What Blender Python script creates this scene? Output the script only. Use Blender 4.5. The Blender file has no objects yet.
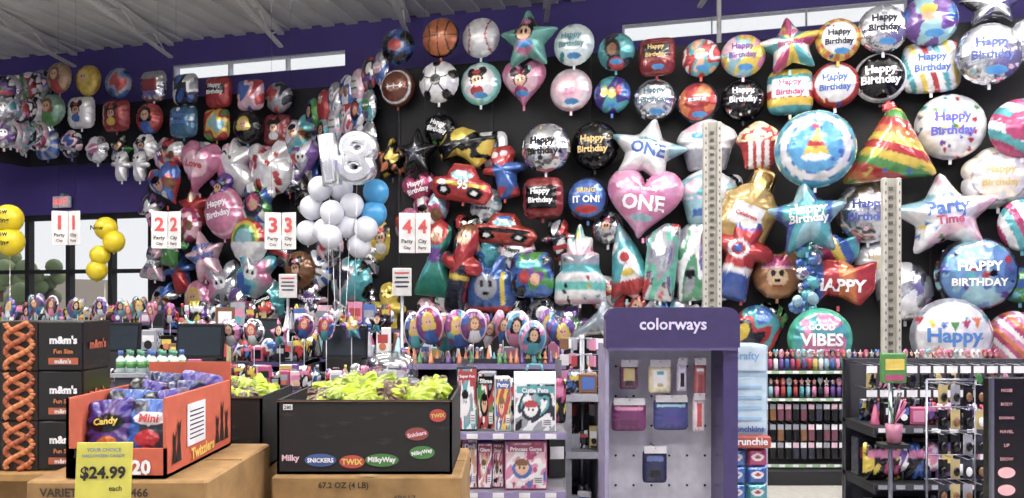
import bpy, math, random
import numpy as np
from mathutils import Matrix, Vector
rnd=random.Random(7)
FP=800.0; HZ=300.0; EYE=1.6
# ------------------------------------------------------------ helpers
def lin(h,m=0.0):
    h=h.lstrip('#')
    if len(h)==3: h=''.join(a*2 for a in h)
    o=[]
    for i in (0,2,4):
        v=int(h[i:i+2],16)/255
        o.append(v/12.92 if v<=0.04045 else ((v+0.055)/1.055)**2.4)
    return (o[0],o[1],o[2],m)
PAL=dict(W='e4e4e9',K='101014',R='ac262c',P='cc7aa0',L='e0b8c8',B='2f5ca8',T='4a9ea8',Y='d2b840',O='c46c34',V='684490',
         G='4c8e4a',D='2b2d3c',N='d4a688',C='8ebac8',H='7a5234',M='a83468',A='b8a46c',E='9496a2',I='3b2e80')
FOILM=0.36
def C(k,m=0.12):
    if isinstance(k,tuple): return k
    if k=='S': return lin('d0d2da',0.85)
    if k=='F': return lin('d8b872',0.9)
    return lin(PAL.get(k,k),m)
def P3(px,py,d): return ((px-512)/FP*d, d, EYE+(HZ-py)/FP*d)
def W(px): return 1.0/(0.0695+0.0000291*px)

# ------------------------------------------------------------ materials
MATS={}
def mk(name,rough,metal=0.0,alpha_metal=False,noise=0.0,nscale=20,coat=0,bump=0,bscale=None,sat=1.0):
    m=bpy.data.materials.new(name); m.use_nodes=True
    nt=m.node_tree; b=nt.nodes['Principled BSDF']
    a=nt.nodes.new('ShaderNodeAttribute'); a.attribute_name='Col'
    src=a.outputs['Color']
    if sat!=1.0:
        hs=nt.nodes.new('ShaderNodeHueSaturation'); hs.inputs['Saturation'].default_value=sat
        nt.links.new(src,hs.inputs['Color']); src=hs.outputs['Color']
    tc=nt.nodes.new('ShaderNodeTexCoord')
    if noise>0:
        n=nt.nodes.new('ShaderNodeTexNoise'); n.inputs['Scale'].default_value=nscale; n.inputs['Detail'].default_value=5
        nt.links.new(tc.outputs['Object'],n.inputs['Vector'])
        mr=nt.nodes.new('ShaderNodeMapRange'); mr.inputs['From Min'].default_value=.3; mr.inputs['From Max'].default_value=.7
        mr.inputs['To Min'].default_value=1-noise; mr.inputs['To Max'].default_value=1+noise*0.4
        nt.links.new(n.outputs['Fac'],mr.inputs['Value'])
        vm=nt.nodes.new('ShaderNodeVectorMath'); vm.operation='SCALE'
        nt.links.new(src,vm.inputs[0]); nt.links.new(mr.outputs['Result'],vm.inputs['Scale'])
        src=vm.outputs['Vector']
    if bump>0:
        n2=nt.nodes.new('ShaderNodeTexNoise'); n2.inputs['Scale'].default_value=bscale or nscale; n2.inputs['Detail'].default_value=2
        nt.links.new(tc.outputs['Object'],n2.inputs['Vector'])
        bp=nt.nodes.new('ShaderNodeBump'); bp.inputs['Strength'].default_value=bump; bp.inputs['Distance'].default_value=0.05
        nt.links.new(n2.outputs['Fac'],bp.inputs['Height']); nt.links.new(bp.outputs['Normal'],b.inputs['Normal'])
    nt.links.new(src,b.inputs['Base Color'])
    b.inputs['Roughness'].default_value=rough; b.inputs['Metallic'].default_value=metal
    if alpha_metal:
        mm=nt.nodes.new('ShaderNodeMapRange'); mm.inputs['From Min'].default_value=.12; mm.inputs['From Max'].default_value=.92
        mm.inputs['To Min'].default_value=FOILM; mm.inputs['To Max'].default_value=1.0
        nt.links.new(a.outputs['Alpha'],mm.inputs['Value']); nt.links.new(mm.outputs['Result'],b.inputs['Metallic'])
    if coat: b.inputs['Coat Weight'].default_value=coat; b.inputs['Coat Roughness'].default_value=0.05
    MATS[name]=m
    return m
mk('matte',0.75,noise=0.15,sat=.9)
mk('gloss',0.25,noise=0.12,sat=.88)
mk('metal',0.3,metal=0.9,noise=0.05)
mk('foil',0.18,alpha_metal=True,coat=0.45,noise=0.2,nscale=14,bump=0.22,bscale=6,sat=.92)
mk('mirror_foil',0.2,metal=.85,bump=.2,bscale=3)
mk('plastic_bag',0.28,noise=0.2,nscale=30,bump=.35,bscale=22)
mk('latex',0.28,noise=0.04,nscale=3)
mk('cardboard',0.85,noise=0.3,nscale=14)
mk('wallpaint',0.7,noise=0.1,nscale=1.5)
def emis(name,col,s):
    m=bpy.data.materials.new(name); m.use_nodes=True; b=m.node_tree.nodes['Principled BSDF']
    b.inputs['Base Color'].default_value=col; b.inputs['Emission Color'].default_value=col; b.inputs['Emission Strength'].default_value=s
    MATS[name]=m
emis('tube_glow',(1,1,1,1),12.0)
emis('exit_glow',(0.9,0.12,0.12,1),1.2)
def clear(name,f,r):
    g=bpy.data.materials.new(name); g.use_nodes=True
    nt=g.node_tree
    for n in list(nt.nodes):
        if n.type=='BSDF_PRINCIPLED': nt.nodes.remove(n)
    tr=nt.nodes.new('ShaderNodeBsdfTransparent'); gl=nt.nodes.new('ShaderNodeBsdfGlossy'); gl.inputs['Roughness'].default_value=r
    mx=nt.nodes.new('ShaderNodeMixShader'); mx.inputs[0].default_value=f
    nt.links.new(tr.outputs[0],mx.inputs[1]); nt.links.new(gl.outputs[0],mx.inputs[2]); nt.links.new(mx.outputs[0],nt.nodes['Material Output'].inputs[0])
    MATS[name]=g
clear('glass',.05,.03); clear('clear_plastic',.3,.1)

# ------------------------------------------------------------ text
TC={}
def text_data(s,off=0.018):
    key=(s,off)
    if key in TC: return TC[key]
    cu=bpy.data.curves.new('t','FONT'); cu.body=s; cu.size=1; cu.offset=off; cu.resolution_u=2; cu.align_x='CENTER'
    ob=bpy.data.objects.new('t',cu); bpy.context.scene.collection.objects.link(ob)
    dg=bpy.context.evaluated_depsgraph_get(); dg.update()
    me=bpy.data.meshes.new_from_object(ob.evaluated_get(dg))
    v=np.array([x.co[:2] for x in me.vertices]) if len(me.vertices) else np.zeros((0,2))
    f=[list(p.vertices) for p in me.polygons]
    bpy.data.objects.remove(ob); bpy.data.curves.remove(cu); bpy.data.meshes.remove(me)
    if len(v):
        mn=v.min(0); mxx=v.max(0); v=v-(mn+mxx)/2; wh=mxx-mn
    else: wh=np.array([1,1])
    if f:
        p=f[0]; a,b,c=v[p[0]],v[p[1]],v[p[2]]
        if (b[0]-a[0])*(c[1]-a[1])-(b[1]-a[1])*(c[0]-a[0])<0: f=[q[::-1] for q in f]
    TC[key]=(v,f,wh[0],wh[1]); return TC[key]

# ------------------------------------------------------------ outlines
NT=96
TH=np.linspace(0,2*math.pi,NT,endpoint=False)
OC={}
def raypoly(pts,c0,smooth=1):
    pts=np.array(pts,float)-np.array(c0); n=len(pts); R=np.zeros(NT)
    for i,t in enumerate(TH):
        dx,dy=math.cos(t),math.sin(t); best=0.02
        for k in range(n):
            a=pts[k]; b=pts[(k+1)%n]; e=b-a
            den=dx*e[1]-dy*e[0]
            if abs(den)<1e-9: continue
            r=(a[0]*e[1]-a[1]*e[0])/den; u=(a[0]*dy-a[1]*dx)/den
            if r>0 and -1e-6<=u<=1+1e-6: best=max(best,r)
        R[i]=best
    for _ in range(smooth): R=(np.roll(R,1)+2*R+np.roll(R,-1))/4
    return R
POLY={
 'star':[( (1 if i%2==0 else 0.5)*math.sin(i*math.pi/5),(1 if i%2==0 else 0.5)*math.cos(i*math.pi/5)) for i in range(10)],
 'cone':[(-.95,-1),(.95,-.75),(.2,1),(-.05,1)],
 'cupcake':[(-.6,-1),(.6,-1),(.8,-.1),(1,.15),(.85,.5),(.5,.75),(.15,.95),(-.15,.95),(-.5,.75),(-.85,.5),(-1,.15),(-.8,-.1)],
 'bottle':[(-.5,-1),(.5,-1),(.55,.1),(.25,.5),(.22,1),(-.22,1),(-.25,.5),(-.55,.1)],
 'rocket':[(-.5,-.7),(-1,-1),(-.7,-.2),(-.5,.3),(0,1),(.5,.3),(.7,-.2),(1,-1),(.5,-.7),(0,-.9)],
 'one':[(-.5,-1),(.5,-1),(.5,1),(0,1),(-.6,.6),(-.5,.3)],
 'car':[(-1,-.4),(-.8,-.8),(.8,-.8),(1,-.3),(.85,.1),(.5,.25),(.25,.8),(-.4,.8),(-.6,.2),(-1,.1)],
 'train':[(-.9,-.9),(.7,-1),(1,-.5),(.95,.4),(.6,.5),(.55,.95),(.25,.95),(.2,.55),(-.3,.6),(-.35,1),(-.95,1),(-1,.0)],
 'cake':[(-1,-1),(1,-1),(1,-.3),(.75,-.25),(.75,.25),(.5,.3),(.5,.65),(.15,.7),(.1,1),(-.1,1),(-.15,.7),(-.5,.65),(-.5,.3),(-.75,.25),(-.75,-.25),(-1,-.3)],
 'figure':[(-.45,-1),(.5,-1),(.4,-.5),(.45,-.15),(.95,-.1),(.9,.15),(.4,.3),(.55,.6),(.4,.92),(0,1),(-.4,.92),(-.55,.6),(-.4,.3),(-.95,.3),(-1,.05),(-.45,-.1)],
 'gown':[(-.9,-1),(.9,-1),(.5,-.3),(.3,.15),(.5,.4),(.5,.8),(0,1),(-.5,.8),(-.5,.4),(-.3,.15),(-.5,-.3)],
 'dolphin':[(-1,-.5),(-.7,-.3),(-.3,.05),(0,.35),(.15,.8),(.35,.45),(.8,.3),(1,0),(.85,-.1),(.5,-.2),(.3,-.6),(.1,-.35),(-.3,-.4),(-.7,-.6),(-.95,-1)],
 'banner':[(-1,-.35),(-.8,.2),(-.3,.5),(.2,.45),(.6,.15),(1,.5),(.95,-.3),(.55,-.75),(.1,-.5),(-.3,-.45),(-.7,-.8)],
 'unicorn':[(-.8,-1),(.5,-1),(.6,-.5),(.4,-.1),(.9,.0),(1,.3),(.5,.55),(.45,1),(.2,.65),(-.3,.7),(-.7,.3),(-.9,-.3)],
}
def outline(shape):
    if shape in OC: return OC[shape]
    if shape=='round': R=np.ones(NT)
    elif shape=='square': R=1/((np.abs(np.cos(TH))**4.5+np.abs(np.sin(TH))**4.5)**(1/4.5))
    elif shape=='bag': R=1/((np.abs(np.cos(TH))**9+np.abs(np.sin(TH))**9)**(1/9))
    elif shape=='flower': R=0.86+0.14*np.abs(np.cos(TH*3.5))**0.7
    elif shape=='heart':
        t=np.linspace(0,2*math.pi,60,endpoint=False)
        pts=np.stack([16*np.sin(t)**3,13*np.cos(t)-5*np.cos(2*t)-2*np.cos(3*t)-np.cos(4*t)],1)/16
        R=raypoly(pts,(0,0.05))
    elif shape=='mickey':
        R=raypoly([(.95,-.1),(.8,-.6),(.4,-.95),(0,-1),(-.4,-.95),(-.8,-.6),(-.95,-.1),(-.75,.25),(-1,.6),(-.85,.95),(-.45,1),(-.25,.7),(0,.65),(.25,.7),(.45,1),(.85,.95),(1,.6),(.75,.25)],(0,0))
    else: R=raypoly(POLY[shape],(0,0),1)
    o=np.stack([R*np.cos(TH),R*np.sin(TH)],1)
    mn=o.min(0); mxx=o.max(0); sc=2/(mxx-mn); off=(mn+mxx)/2
    OC[shape]=((o-off)*sc,(np.array([0,0])-off)*sc); return OC[shape]

# ------------------------------------------------------------ art painter
def paint(U,V,base,ops):
    col=np.tile(np.array(C(base)),(len(U),1)).astype(float)
    for o in ops:
        k=o[0]
        if k=='e':
            _,cx,cy,rx,ry,c=o; m=((U-cx)/rx)**2+((V-cy)/ry)**2<1
        elif k=='ring':
            _,r0,r1,c=o; q=np.hypot(U,V); m=(q>r0)&(q<r1)
        elif k=='b':
            _,x0,x1,y0,y1,c=o; m=(U>x0)&(U<x1)&(V>y0)&(V<y1)
        elif k=='str':
            _,n,ang,cs=o; q=(U*math.cos(ang)+V*math.sin(ang))*n/2+50
            idx=np.floor(q).astype(int)%len(cs)
            A=np.array([C(x) for x in cs]); col=A[idx].copy(); continue
        elif k=='rays':
            _,n,cs=o; idx=np.floor((np.arctan2(V,U)/(2*math.pi)+.5)*n).astype(int)%len(cs)
            A=np.array([C(x) for x in cs]); col=A[idx].copy(); continue
        elif k=='dots':
            _,n,cs,r0,r1,seed=o; q=random.Random(seed)
            for _i in range(n):
                cx,cy,r=q.uniform(-1,1),q.uniform(-1,1),q.uniform(r0,r1); m=(U-cx)**2+(V-cy)**2<r*r; col[m]=C(cs[q.randrange(len(cs))])
            continue
        elif k=='wave':
            _,f,cs,seed=o; f=f*1.5; q=np.sin(U*f+seed)+np.sin(V*f*1.3+seed*2.1)+np.sin((U+V)*f*.7+seed*.7)+.8*np.sin(U*f*2.3-V*f*1.7+seed*3)
            idx=np.clip(((q+3.8)/7.6*len(cs)*1.3-.15*len(cs)).astype(int),0,len(cs)-1)
            A=np.array([C(x) for x in cs]); col=A[idx].copy(); continue
        elif k=='poly':
            _,pts,c=o; m=np.zeros(len(U),bool); n=len(pts)
            for i in range(n):
                x1,y1=pts[i]; x2,y2=pts[(i+1)%n]
                if y1==y2: continue
                m^=((y1>V)!=(y2>V))&(U<(x2-x1)*(V-y1)/(y2-y1)+x1)
        else: continue
        col[m]=C(o[-1])
    return col

class B:
    def __init__(s): s.V=[];s.F=[];s.C=[];s.M=[];s.S=[];s.n=0
    def add(s,v,f,col,mat='matte',smooth=False,M=None):
        v=np.asarray(v,float).reshape(-1,3)
        if M is not None:
            A=np.array(M); v=v@A[:3,:3].T+A[:3,3]
        c=np.asarray(col if not isinstance(col,str) else C(col),float)
        if c.ndim==1: c=np.tile(c,(len(v),1))
        s.V.append(v); s.C.append(c); n=s.n
        s.F+= [[i+n for i in q] for q in f]; s.M+=[mat]*len(f); s.S+=[smooth]*len(f); s.n+=len(v)
    def box(s,c,sz,col,mat='matte',rz=0,M=None,bev=0.0):
        x,y,z=[a/2 for a in sz]
        bv=min(bev,x*.5,y*.5,z*.5)
        if bv>0:
            vs=[];fs=[]
            ring=[(x,-y+bv),(x,y-bv),(x-bv,y),(-x+bv,y),(-x,y-bv),(-x,-y+bv),(-x+bv,-y),(x-bv,-y)]
            def inset(r,d): return [((abs(a)-d)*(1 if a>0 else -1),(abs(b)-d)*(1 if b>0 else -1)) for a,b in r]
            levels=[(-z,inset(ring,bv)),(-z+bv,ring),(z-bv,ring),(z,inset(ring,bv))]
            for zz,r in levels: vs+=[(a,b,zz) for a,b in r]
            for l in range(3):
                for i in range(8):
                    j=(i+1)%8; fs.append([l*8+i,l*8+j,(l+1)*8+j,(l+1)*8+i])
            fs.append(list(range(7,-1,-1))); fs.append(list(range(24,32)))
        else:
            vs=[(-x,-y,-z),(x,-y,-z),(x,y,-z),(-x,y,-z),(-x,-y,z),(x,-y,z),(x,y,z),(-x,y,z)]
            fs=[[3,2,1,0],[4,5,6,7],[0,1,5,4],[1,2,6,5],[2,3,7,6],[3,0,4,7]]
        T=Matrix.Translation(c)@Matrix.Rotation(rz,4,'Z')
        if M is not None: T=M@T
        s.add(vs,fs,col,mat,False,T)
    def lathe(s,c,prof,col,mat='gloss',n=16,M=None,smooth=True):
        vs=[];fs=[]
        for r,z in prof:
            for i in range(n):
                a=2*math.pi*i/n; vs.append((r*math.cos(a),r*math.sin(a),z))
        for l in range(len(prof)-1):
            for i in range(n):
                j=(i+1)%n; fs.append([l*n+i,l*n+j,(l+1)*n+j,(l+1)*n+i])
        fs.append(list(range(n-1,-1,-1))); fs.append([(len(prof)-1)*n+i for i in range(n)])
        T=Matrix.Translation(c)
        if M is not None: T=T@M
        s.add(vs,fs,col,mat,smooth,T)
    def cyl(s,c,r,h,col,mat='gloss',n=14,r2=None,M=None):
        s.lathe(c,[(r,-h/2),(r2 if r2 is not None else r,h/2)],col,mat,n,M,False)
    def sph(s,c,r,col,mat='gloss',n=18,k=10):
        if not isinstance(r,(tuple,list)): r=(r,r,r)
        pr=[(max(1e-4,math.sin(math.pi*i/k)),-math.cos(math.pi*i/k)) for i in range(k+1)]
        s.lathe(c,pr,col,mat,n,Matrix.Diagonal((r[0],r[1],r[2],1)))
    def tube(s,pts,r,col,mat='metal',n=6):
        for a,b in zip(pts[:-1],pts[1:]):
            a=Vector(a);b=Vector(b);d=b-a
            if d.length<1e-6: continue
            q=d.to_track_quat('Z','Y').to_matrix().to_4x4()
            s.lathe((a+b)/2,[(r,-d.length/2),(r,d.length/2)],col,mat,n,q)
    def text(s,t,c,width,col,mat='matte',hmax=None,M=None,off=0.018,rot=0):
        v,f,w,h=text_data(t,off)
        if not f: return
        k=width/w
        if hmax and h*k>hmax: k=hmax/h
        v=v*k
        if rot: v=v@np.array([[math.cos(rot),math.sin(rot)],[-math.sin(rot),math.cos(rot)]])
        v3=np.stack([v[:,0]+c[0],np.full(len(v),c[1]),v[:,1]+c[2]],1)
        s.add(v3,f,col,mat,False,M)
    def disc(s,c,rx,rz,col,mat='gloss',M=None):
        o,_=outline('round'); s.add(np.stack([o[:,0]*rx+c[0],np.full(NT,c[1]),o[:,1]*rz+c[2]],1),[list(range(NT))],col,mat,False,M)
    def foil(s,cx,cz,w,h,shape='round',base='W',ops=(),roll=0,D=None,cy=0.0,mat='foil',M=None,wr=0.07,nr=18,seed=0):
        o,c0=outline(shape); rx,rz=w/2,h/2
        if D is None: D=min(rx,rz)*0.5
        t=np.linspace(0,1,nr+1)**0.8
        def prof(t): return np.clip(1-t**2.6,0,1)**0.6
        def Y(tt,th): return D*prof(tt)*(1+wr*2.2*np.sin(th*13+seed)*tt**5)
        ring=t[1:]
        uv=c0+ring[:,None,None]*(o-c0)[None]
        tt=np.repeat(ring[:,None],NT,1); th=np.repeat(TH[None],nr,0)
        U=uv[...,0].ravel();V=uv[...,1].ravel(); T=tt.ravel(); H=th.ravel()
        U=np.append(U,c0[0]);V=np.append(V,c0[1]);T=np.append(T,0.0);H=np.append(H,0)
        yf=-Y(T,H)
        crimp=np.where(T>0.999,np.sin(H*24)*D*0.05,0)
        X=U*rx; Z=V*rz
        vf=np.stack([X,yf+crimp,Z],1); cf=paint(U,V,base,ops)
        vb=np.stack([X,-yf*0.9+crimp,Z],1); cb=np.tile(np.array(C(base)),(len(X),1))
        fs=[]; ctr=nr*NT
        for i in range(NT):
            j=(i+1)%NT; fs.append([ctr,i,j])
        for l in range(nr-1):
            a=l*NT; b_=(l+1)*NT
            for i in range(NT):
                j=(i+1)%NT; fs.append([a+i,b_+i,b_+j,a+j])
        Rm=Matrix.Translation((cx,cy,cz))@Matrix.Rotation(-roll,4,'Y')
        if M is not None: Rm=M@Rm
        s.add(vf,fs,cf,mat,True,Rm)
        idx=[l for l in range(nr-1,-1,-4)][::-1]
        sel=np.concatenate([np.arange(l*NT,(l+1)*NT,4) for l in idx]+[np.array([ctr])])
        nb=NT//4; fb=[]
        for i in range(nb): fb.append([len(idx)*nb,(i+1)%nb,i])
        for l in range(len(idx)-1):
            for i in range(nb):
                j=(i+1)%nb; fb.append([l*nb+j,(l+1)*nb+j,(l+1)*nb+i,l*nb+i])
        s.add(vb[sel],fb,cb[sel],mat,True,Rm)
        orad=np.hypot((o-c0)[:,0],(o-c0)[:,1]); oang=np.arctan2((o-c0)[:,1],(o-c0)[:,0])%(2*math.pi)
        so=np.argsort(oang); oa=oang[so]; orr=orad[so]
        for op in ops:
            if op[0]!='t': continue
            _,st,tx,tz,tw,tc=op[:6]; rot=op[6] if len(op)>6 else 0
            v,f,ww,hh=text_data(st,0.035)
            if not f: continue
            k=tw*rx/ww; v=v*k
            if rot: v=v@np.array([[math.cos(rot),math.sin(rot)],[-math.sin(rot),math.cos(rot)]])
            x=v[:,0]+tx*rx; z=v[:,1]+tz*rz
            u=x/rx-c0[0]; q=z/rz-c0[1]
            an=np.arctan2(q,u)%(2*math.pi); rr=np.hypot(u,q)
            tq=np.clip(rr/np.interp(an,oa,orr,period=2*math.pi),0,1)
            y=-Y(tq,an)-0.008
            s.add(np.stack([x,y,z],1),f,tc if not isinstance(tc,str) else C(tc),'matte',False,Rm)
    def out(s,name,loc=(0,0,0),rz=0,rx=0):
        me=bpy.data.meshes.new(name)
        V=np.concatenate(s.V); Cc=np.concatenate(s.C).astype(np.float32)
        me.from_pydata(V.tolist(),[],s.F)
        ml=sorted(set(s.M))
        for m in ml: me.materials.append(MATS[m])
        mi={m:i for i,m in enumerate(ml)}
        me.polygons.foreach_set('material_index',[mi[m] for m in s.M])
        me.polygons.foreach_set('use_smooth',s.S)
        at=me.color_attributes.new('Col','FLOAT_COLOR','POINT'); at.data.foreach_set('color',Cc.ravel())
        me.update()
        ob=bpy.data.objects.new(name,me); ob.location=loc; ob.rotation_euler=(rx,0,rz)
        PEND.append(ob); return ob
PEND=[]
WYAW=math.radians(-15.42)

# ------------------------------------------------------------ room shell
def SW(px): return (px-512)/FP*W(px)/math.cos(WYAW)
HC=5.94
purple=lin('4a3e84'); WL=(0,W(512),0)
w=B()
def seg(s0,s1,z0,z1): w.box(((s0+s1)/2,0.1,(z0+z1)/2),(s1-s0,0.2,z1-z0),purple,'wallpaint')
L,R_=-12.5,9.0; ZA,ZB=5.28,5.54
a0,a1=SW(-90),SW(152); c1,c2,c3,c4=SW(172),SW(345),SW(622),SW(908)
seg(L,a0,0,3.1); seg(a0,a1,0,0.25); seg(a1,R_,0,3.1)
seg(L,R_,3.1,ZA); seg(L,c1,ZA,ZB); seg(c2,c3,ZA,ZB); seg(c4,R_,ZA,ZB); seg(L,R_,ZB,HC+.1)
w.out('wall_back',WL,WYAW)
for i,(s0,s1,z0,z1) in enumerate([(a0,a1,.25,3.1),(c1,c2,ZA,ZB),(c3,c4,ZA,ZB)]):
    b=B(); fr=lin('1c1c22') if i==0 else lin('c9c9d2')
    t=.09 if i==0 else .02
    b.box(((s0+s1)/2,.1,z0+t/2),(s1-s0,.12,t),fr); b.box(((s0+s1)/2,.1,z1-t/2),(s1-s0,.12,t),fr)
    n=6 if i==0 else 3
    for k in range(n+1):
        x=s0+(s1-s0)*k/n; x=min(max(x,s0+t/2),s1-t/2); b.box((x,.1,(z0+z1)/2),(t,.12,z1-z0),fr)
    if i==0: b.box(((s0+s1)/2,.1,2.1),(s1-s0,.1,.07),fr)
    b.box(((s0+s1)/2,.1,(z0+z1)/2),(s1-s0-.02,.01,z1-z0-.02),lin('ffffff'),'glass')
    b.out('window_%d'%(i+1),WL,WYAW)
b=B(); b.box((-1.75,-7.4,-.05),(21.5,15.2,.1),lin('a9a6a0'),'gloss')
for i in range(-12,9): b.box((i,-7.4,.0006),(.012,15,.001),lin('8b8882'))
for i in range(1,15): b.box((-1.75,-i,.0006),(21.3,.012,.001),lin('8b8882'))
b.out('floor',WL,WYAW)
b=B(); b.box((-1.75,-7.4,HC+.1),(21.5,15.2,.16),lin('d0d1cf'),'wallpaint')
for i in range(53): b.box((-12.2+i*.4,-7.4,HC),(.2,15,.04),lin('d6d7d4'),'wallpaint')
b.out('ceiling',WL,WYAW)
b=B(); b.box((-12.45,-7.4,HC/2),(.2,15,HC),purple,'wallpaint'); b.out('wall_left',WL,WYAW)
b=B(); b.box((8.95,-7.4,HC/2),(.2,15,HC),purple,'wallpaint'); b.out('wall_right',WL,WYAW)
b=B(); wf=lin('6a6580')  # unseen wall behind the camera, added to give the foil reflections contrast
b.box((-1.75,-15,4.6),(21.5,.2,HC-3.2),wf,'wallpaint'); b.box((-1.75,-15,.15),(21.5,.2,.3),wf,'wallpaint')
for x in (-12.2,-8,-3.7,.6,4.8,8.7): b.box((x,-15,1.8),(.5,.2,3.1),wf,'wallpaint')
b.out('wall_front',WL,WYAW)
for xw in (-9.9,-7.6,-5.7,-3.7,-1.6,.5,2.6):
    b=B(); yend=W(512)-xw*0.2758-.05; c=lin('e6e6e2')
    z1=HC-.04; z0=HC-.28
    b.box((0,(yend+1)/2,z1-.03),(.1,yend-1,.05),c); b.box((0,(yend+1)/2,z0),(.07,yend-1,.035),c)
    y=1.2; k=0
    while y<yend-.5:
        b.tube([(0,y,z0),(0,y+.5,z1-.04)] if k%2==0 else [(0,y,z1-.04),(0,y+.5,z0)],.013,c,'matte'); y+=.5; k+=1
    b.out('ceiling_joist',(xw,0,0))
for y in (-1.5,1.5,4.5,7.5):
    for x in (-7.0,-2.5,2.0,5.6):
        if y<0 and (x>5 or x<-5): continue
        if x>5 and y<3: x=4.9
        b=B(); b.box((0,0,.05),(2.4,.3,.06),'W'); b.box((0,-.1,0),(2.4,.03,.05),'W');b.box((0,.1,0),(2.4,.03,.05),'W')
        b.lathe((0,0.05,0),[(.018,-1.15),(.018,1.15)],'W','tube_glow',8,Matrix.Rotation(math.pi/2,4,'Y'))
        b.lathe((0,-0.05,0),[(.018,-1.15),(.018,1.15)],'W','tube_glow',8,Matrix.Rotation(math.pi/2,4,'Y'))
        for xx in (-1,1): b.tube([(xx,0,.08),(xx,0,.8)],.008,'E')
        b.out('fluorescent_light_fixture',(x,y,5.1))
        for up in (0,1):  # the up-facing twin is an added fill light to brighten the ceiling
            l=bpy.data.lights.new('light','AREA'); l.shape='RECTANGLE'; l.size=2.3; l.size_y=.25; l.energy=110 if up else 104; l.color=(1,.955,.895)
            lo=bpy.data.objects.new('fluorescent_and_added_uplight',l); lo.location=(x,y,5.2 if up else 5.04); lo.rotation_euler=(math.pi if up else 0,0,0); PEND.append(lo)
# outside
b=B(); b.box((0,26,-.12),(120,51,.1),lin('a3a29c'),'matte')
for k in range(12): b.box((-30+k*2.6,7,-.065),(.12,4.5,.01),'W')
b.out('ground_outside',WL,WYAW)
for (x,y,h,n) in ((-13.2,22,2.8,'tree'),(-16.6,26,3.6,'tree'),(-19.5,30,3.2,'tree')):
    b=B(); b.tube([(0,0,-.1),(0,0,h*.6)],.07,'5b4632','matte',8)
    q=random.Random(int(x))
    for _ in range(22):
        b.sph((q.gauss(0,.35),q.gauss(0,.35),h*.75+q.gauss(0,.4)),q.uniform(.14,.3),lin(q.choice(['6a7a4a','7a8a5a','5f7046'])),'matte',8,6)
    b.out(n,(x,y,-.1))
b=B()
b.box((0,0,1.3),(14,3,2.6),lin('b0a494')); b.box((0,-1.55,2.5),(14.2,.2,.35),lin('7a6a5c'))
for i in range(5): b.box((-5.4+i*2.7,-1.52,1.1),(1.7,.08,1.5),lin('4a5a66'),'gloss')
b.out('store_building_outside',(-26,38,-.07),-.3)
for (x,y,c) in ((-14.3,19,'W'),(-18,24,'8b95a0'),(-21.5,25,'R')):
    b=B()
    pts=[(-2.1,.35),(-2.05,.85),(-1.2,.95),(-.7,1.4),(.7,1.42),(1.3,.98),(2.05,.85),(2.1,.35)]
    n=len(pts); vs=[(a,-.8,z) for a,z in pts]+[(a,.8,z) for a,z in pts]
    b.add(vs,[list(range(n))[::-1],list(range(n,2*n))]+[[i,(i+1)%n,(i+1)%n+n,i+n] for i in range(n)],C(c),'gloss')
    b.add([(-1.05,-.81,.98),(-.65,-.81,1.34),(.65,-.81,1.35),(1.1,-.81,.98)],[[3,2,1,0]],'D','gloss')
    for xx in (-1.3,1.3):
        for s in (-1,1): b.cyl((xx,s*.72,.33),.33,.2,'K','matte',16,M=Matrix.Rotation(math.pi/2,4,'X'))
    b.out('parked_car',(x,y,-.07))
b=B(); b.box((0,0,0),(.36,.06,.2),'W','gloss',bev=.01); b.text('EXIT',(0,-.033,0),.28,lin('d04050'),'exit_glow',hmax=.15); b.box((0,.05,.12),(.08,.1,.06),'E')
b.out('exit_sign',P3(62,202,W(62)-.12),WYAW)

# ------------------------------------------------------------ balloon backdrops
def panel(name,pxs,Ks,z0,z1,col):
    b=B()
    for i in range(len(pxs)-1):
        p=[]
        for px,k in ((pxs[i],Ks[i]),(pxs[i+1],Ks[i+1])):
            d=W(px)*k; p.append(((px-512)/FP*d,d))
        (x0,y0),(x1,y1)=p; L_=math.hypot(x1-x0,y1-y0); a=math.atan2(y1-y0,x1-x0)
        b.box(((x0+x1)/2,(y0+y1)/2,(z0+z1)/2),(L_+.02,.05,z1-z0),col,'matte',rz=a)
        n=max(1,int(L_/1.2))
        for k in range(n+1):
            f=k/n; b.box((x0+(x1-x0)*f,y0+(y1-y0)*f-.035,(z0+z1)/2),(.03,.02,z1-z0),lin('17161c'),'matte',rz=a)
    b.out(name)
panel('balloon_display_board',[400,1060],[.885,.885],0,4.74,lin('0c0c10'))
panel('balloon_display_board',[150,335,400],[.955,.955,.89],1.2,4.75,lin('100f18'))
panel('balloon_display_board',[-30,30,335],[.87,.955,.957],3.85,4.82,lin('15131f'))

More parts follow.
